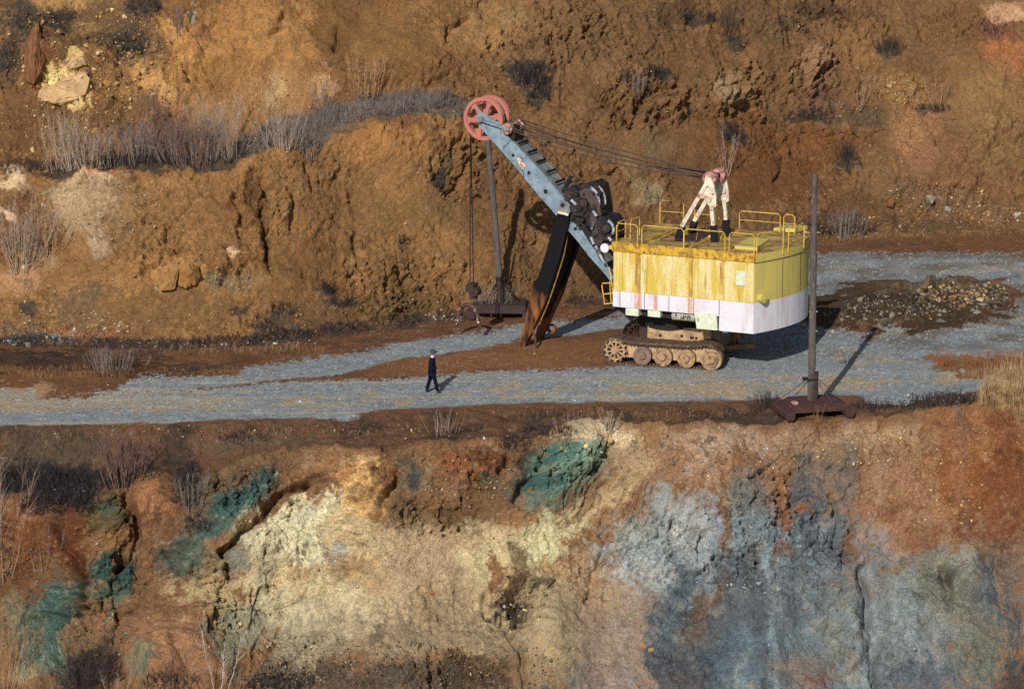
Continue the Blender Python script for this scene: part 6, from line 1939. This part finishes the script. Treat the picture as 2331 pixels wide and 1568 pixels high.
M_stone = earth('stone', .4, .5, 9)
br_ = [(150, 112, 72), (176, 140, 96), (120, 88, 56), (196, 170, 130), (132, 104, 80)]
gold = [(176, 130, 72), (200, 160, 100), (150, 110, 66), (214, 190, 150), (140, 96, 56)]
gr_ = [(140, 146, 152), (110, 118, 126), (172, 178, 182), (96, 100, 108), (126, 112, 96)]
dk_ = [(72, 66, 62), (96, 84, 72), (120, 108, 92), (150, 138, 116), (56, 50, 48)]
cr_ = [(206, 188, 144), (178, 152, 110), (150, 120, 84), (190, 168, 120)]
lt_ = [(206, 200, 188), (186, 176, 158), (170, 160, 150)]
tl_ = [(86, 110, 100), (120, 128, 110), (150, 118, 78)]
stones('loose_stones', [
    (180, 120, 180, 110, 520, .085, gold + br_), (230, 240, 170, 80, 420, .08, gold + br_), (90, 300, 110, 60, 200, .05, br_), (320, 100, 90, 80, 160, .05, gold), (640, 220, 160, 60, 260, .035, gold), (330, 330, 260, 40, 160, .05, gold),
    (1200, 150, 180, 120, 240, .04, br_), (1400, 250, 160, 120, 260, .04, br_), (1800, 150, 260, 130, 320, .045, br_), (2060, 205, 70, 36, 260, .06, gold), (2000, 250, 120, 30, 160, .05, br_), (2200, 200, 150, 160, 180, .04, br_), (1500, 60, 200, 60, 160, .04, br_),
    (1900, 400, 260, 80, 220, .04, br_), (2130, 455, 130, 40, 320, .07, br_), (2260, 490, 80, 24, 140, .06, gold), (2050, 510, 180, 16, 160, .05, br_), (1900, 530, 100, 16, 90, .05, gold),
    (200, 470, 200, 90, 240, .045, lt_), (300, 600, 300, 110, 260, .04, br_), (60, 640, 70, 90, 120, .045, cr_), (150, 740, 160, 34, 320, .055, lt_ + br_), (420, 730, 200, 44, 220, .04, br_), (80, 775, 90, 14, 120, .07, gr_), (640, 720, 160, 50, 200, .04, br_), (880, 690, 120, 50, 200, .04, br_),
    (520, 640, 50, 40, 60, .06, gr_ + br_), (1000, 500, 140, 160, 160, .035, br_), (400, 780, 330, 12, 200, .045, lt_ + gr_), (1200, 650, 80, 60, 80, .04, br_), (1020, 720, 60, 14, 60, .05, lt_),
    (620, 330, 60, 20, 30, .05, gold), (1080, 280, 60, 60, 60, .04, gold)], 'loose stones strewn over the upper slope', 31)
stones('loose_stones', [
    (700, 1500, 130, 60, 800, .036, dk_ + cr_), (880, 1520, 170, 60, 800, .034, dk_), (1050, 1530, 110, 50, 420, .036, dk_ + br_), (620, 1545, 80, 30, 200, .05, dk_), (1180, 1520, 90, 50, 160, .05, dk_ + tl_), (1400, 1480, 110, 110, 200, .03, cr_ + br_),
    (760, 1250, 200, 120, 160, .04, cr_), (560, 1380, 110, 60, 140, .05, cr_), (430, 1420, 90, 60, 80, .04, br_), (150, 1250, 130, 110, 90, .04, gold), (250, 1430, 80, 80, 120, .05, br_ + tl_), (130, 1440, 70, 90, 100, .05, tl_),
    (1010, 1270, 150, 90, 120, .035, cr_), (1070, 1100, 120, 60, 140, .06, br_), (1200, 1390, 50, 30, 60, .06, dk_ + cr_), (1740, 1330, 160, 24, 80, .05, gr_), (1700, 1250, 200, 110, 240, .045, gr_), (1750, 1450, 240, 110, 160, .035, gr_),
    (2100, 1130, 140, 90, 320, .04, cr_ + gold), (2250, 1080, 100, 140, 160, .03, gold), (1640, 1030, 200, 60, 260, .05, cr_ + gr_), (1980, 1010, 160, 50, 220, .05, cr_), (2080, 1380, 200, 150, 160, .035, gr_), (1350, 1010, 120, 40, 120, .05, cr_), (2140, 1000, 120, 60, 120, .04, gold)],
    'loose stones and scree on the pit slope', 32)
stones('rubble_heap', [(2080, 692, 170, 24, 700, .075, dk_), (2180, 670, 100, 24, 700, .09, dk_ + br_), (2250, 675, 40, 30, 260, .10, dk_), (1960, 715, 90, 16, 140, .09, dk_), (2060, 715, 120, 16, 120, .07, dk_ + br_)], 'dark heap of broken rock beside the right hand road', 33)
stones('loose_stones', [(700, 900, 700, 50, 420, .028, lt_ + gr_), (1700, 870, 500, 40, 320, .03, gr_ + lt_), (1900, 770, 140, 40, 120, .035, lt_), (2100, 600, 240, 30, 200, .03, gr_), (1150, 815, 350, 30, 160, .03, br_), (800, 985, 700, 20, 260, .04, br_ + lt_), (150, 1120, 60, 20, 40, .035, [(200, 208, 226), (176, 186, 210)]), (1000, 770, 200, 20, 120, .035, gr_), (2150, 900, 100, 12, 90, .05, lt_ + gr_)],
       'small stones scattered on the gravel road and its verges', 34)
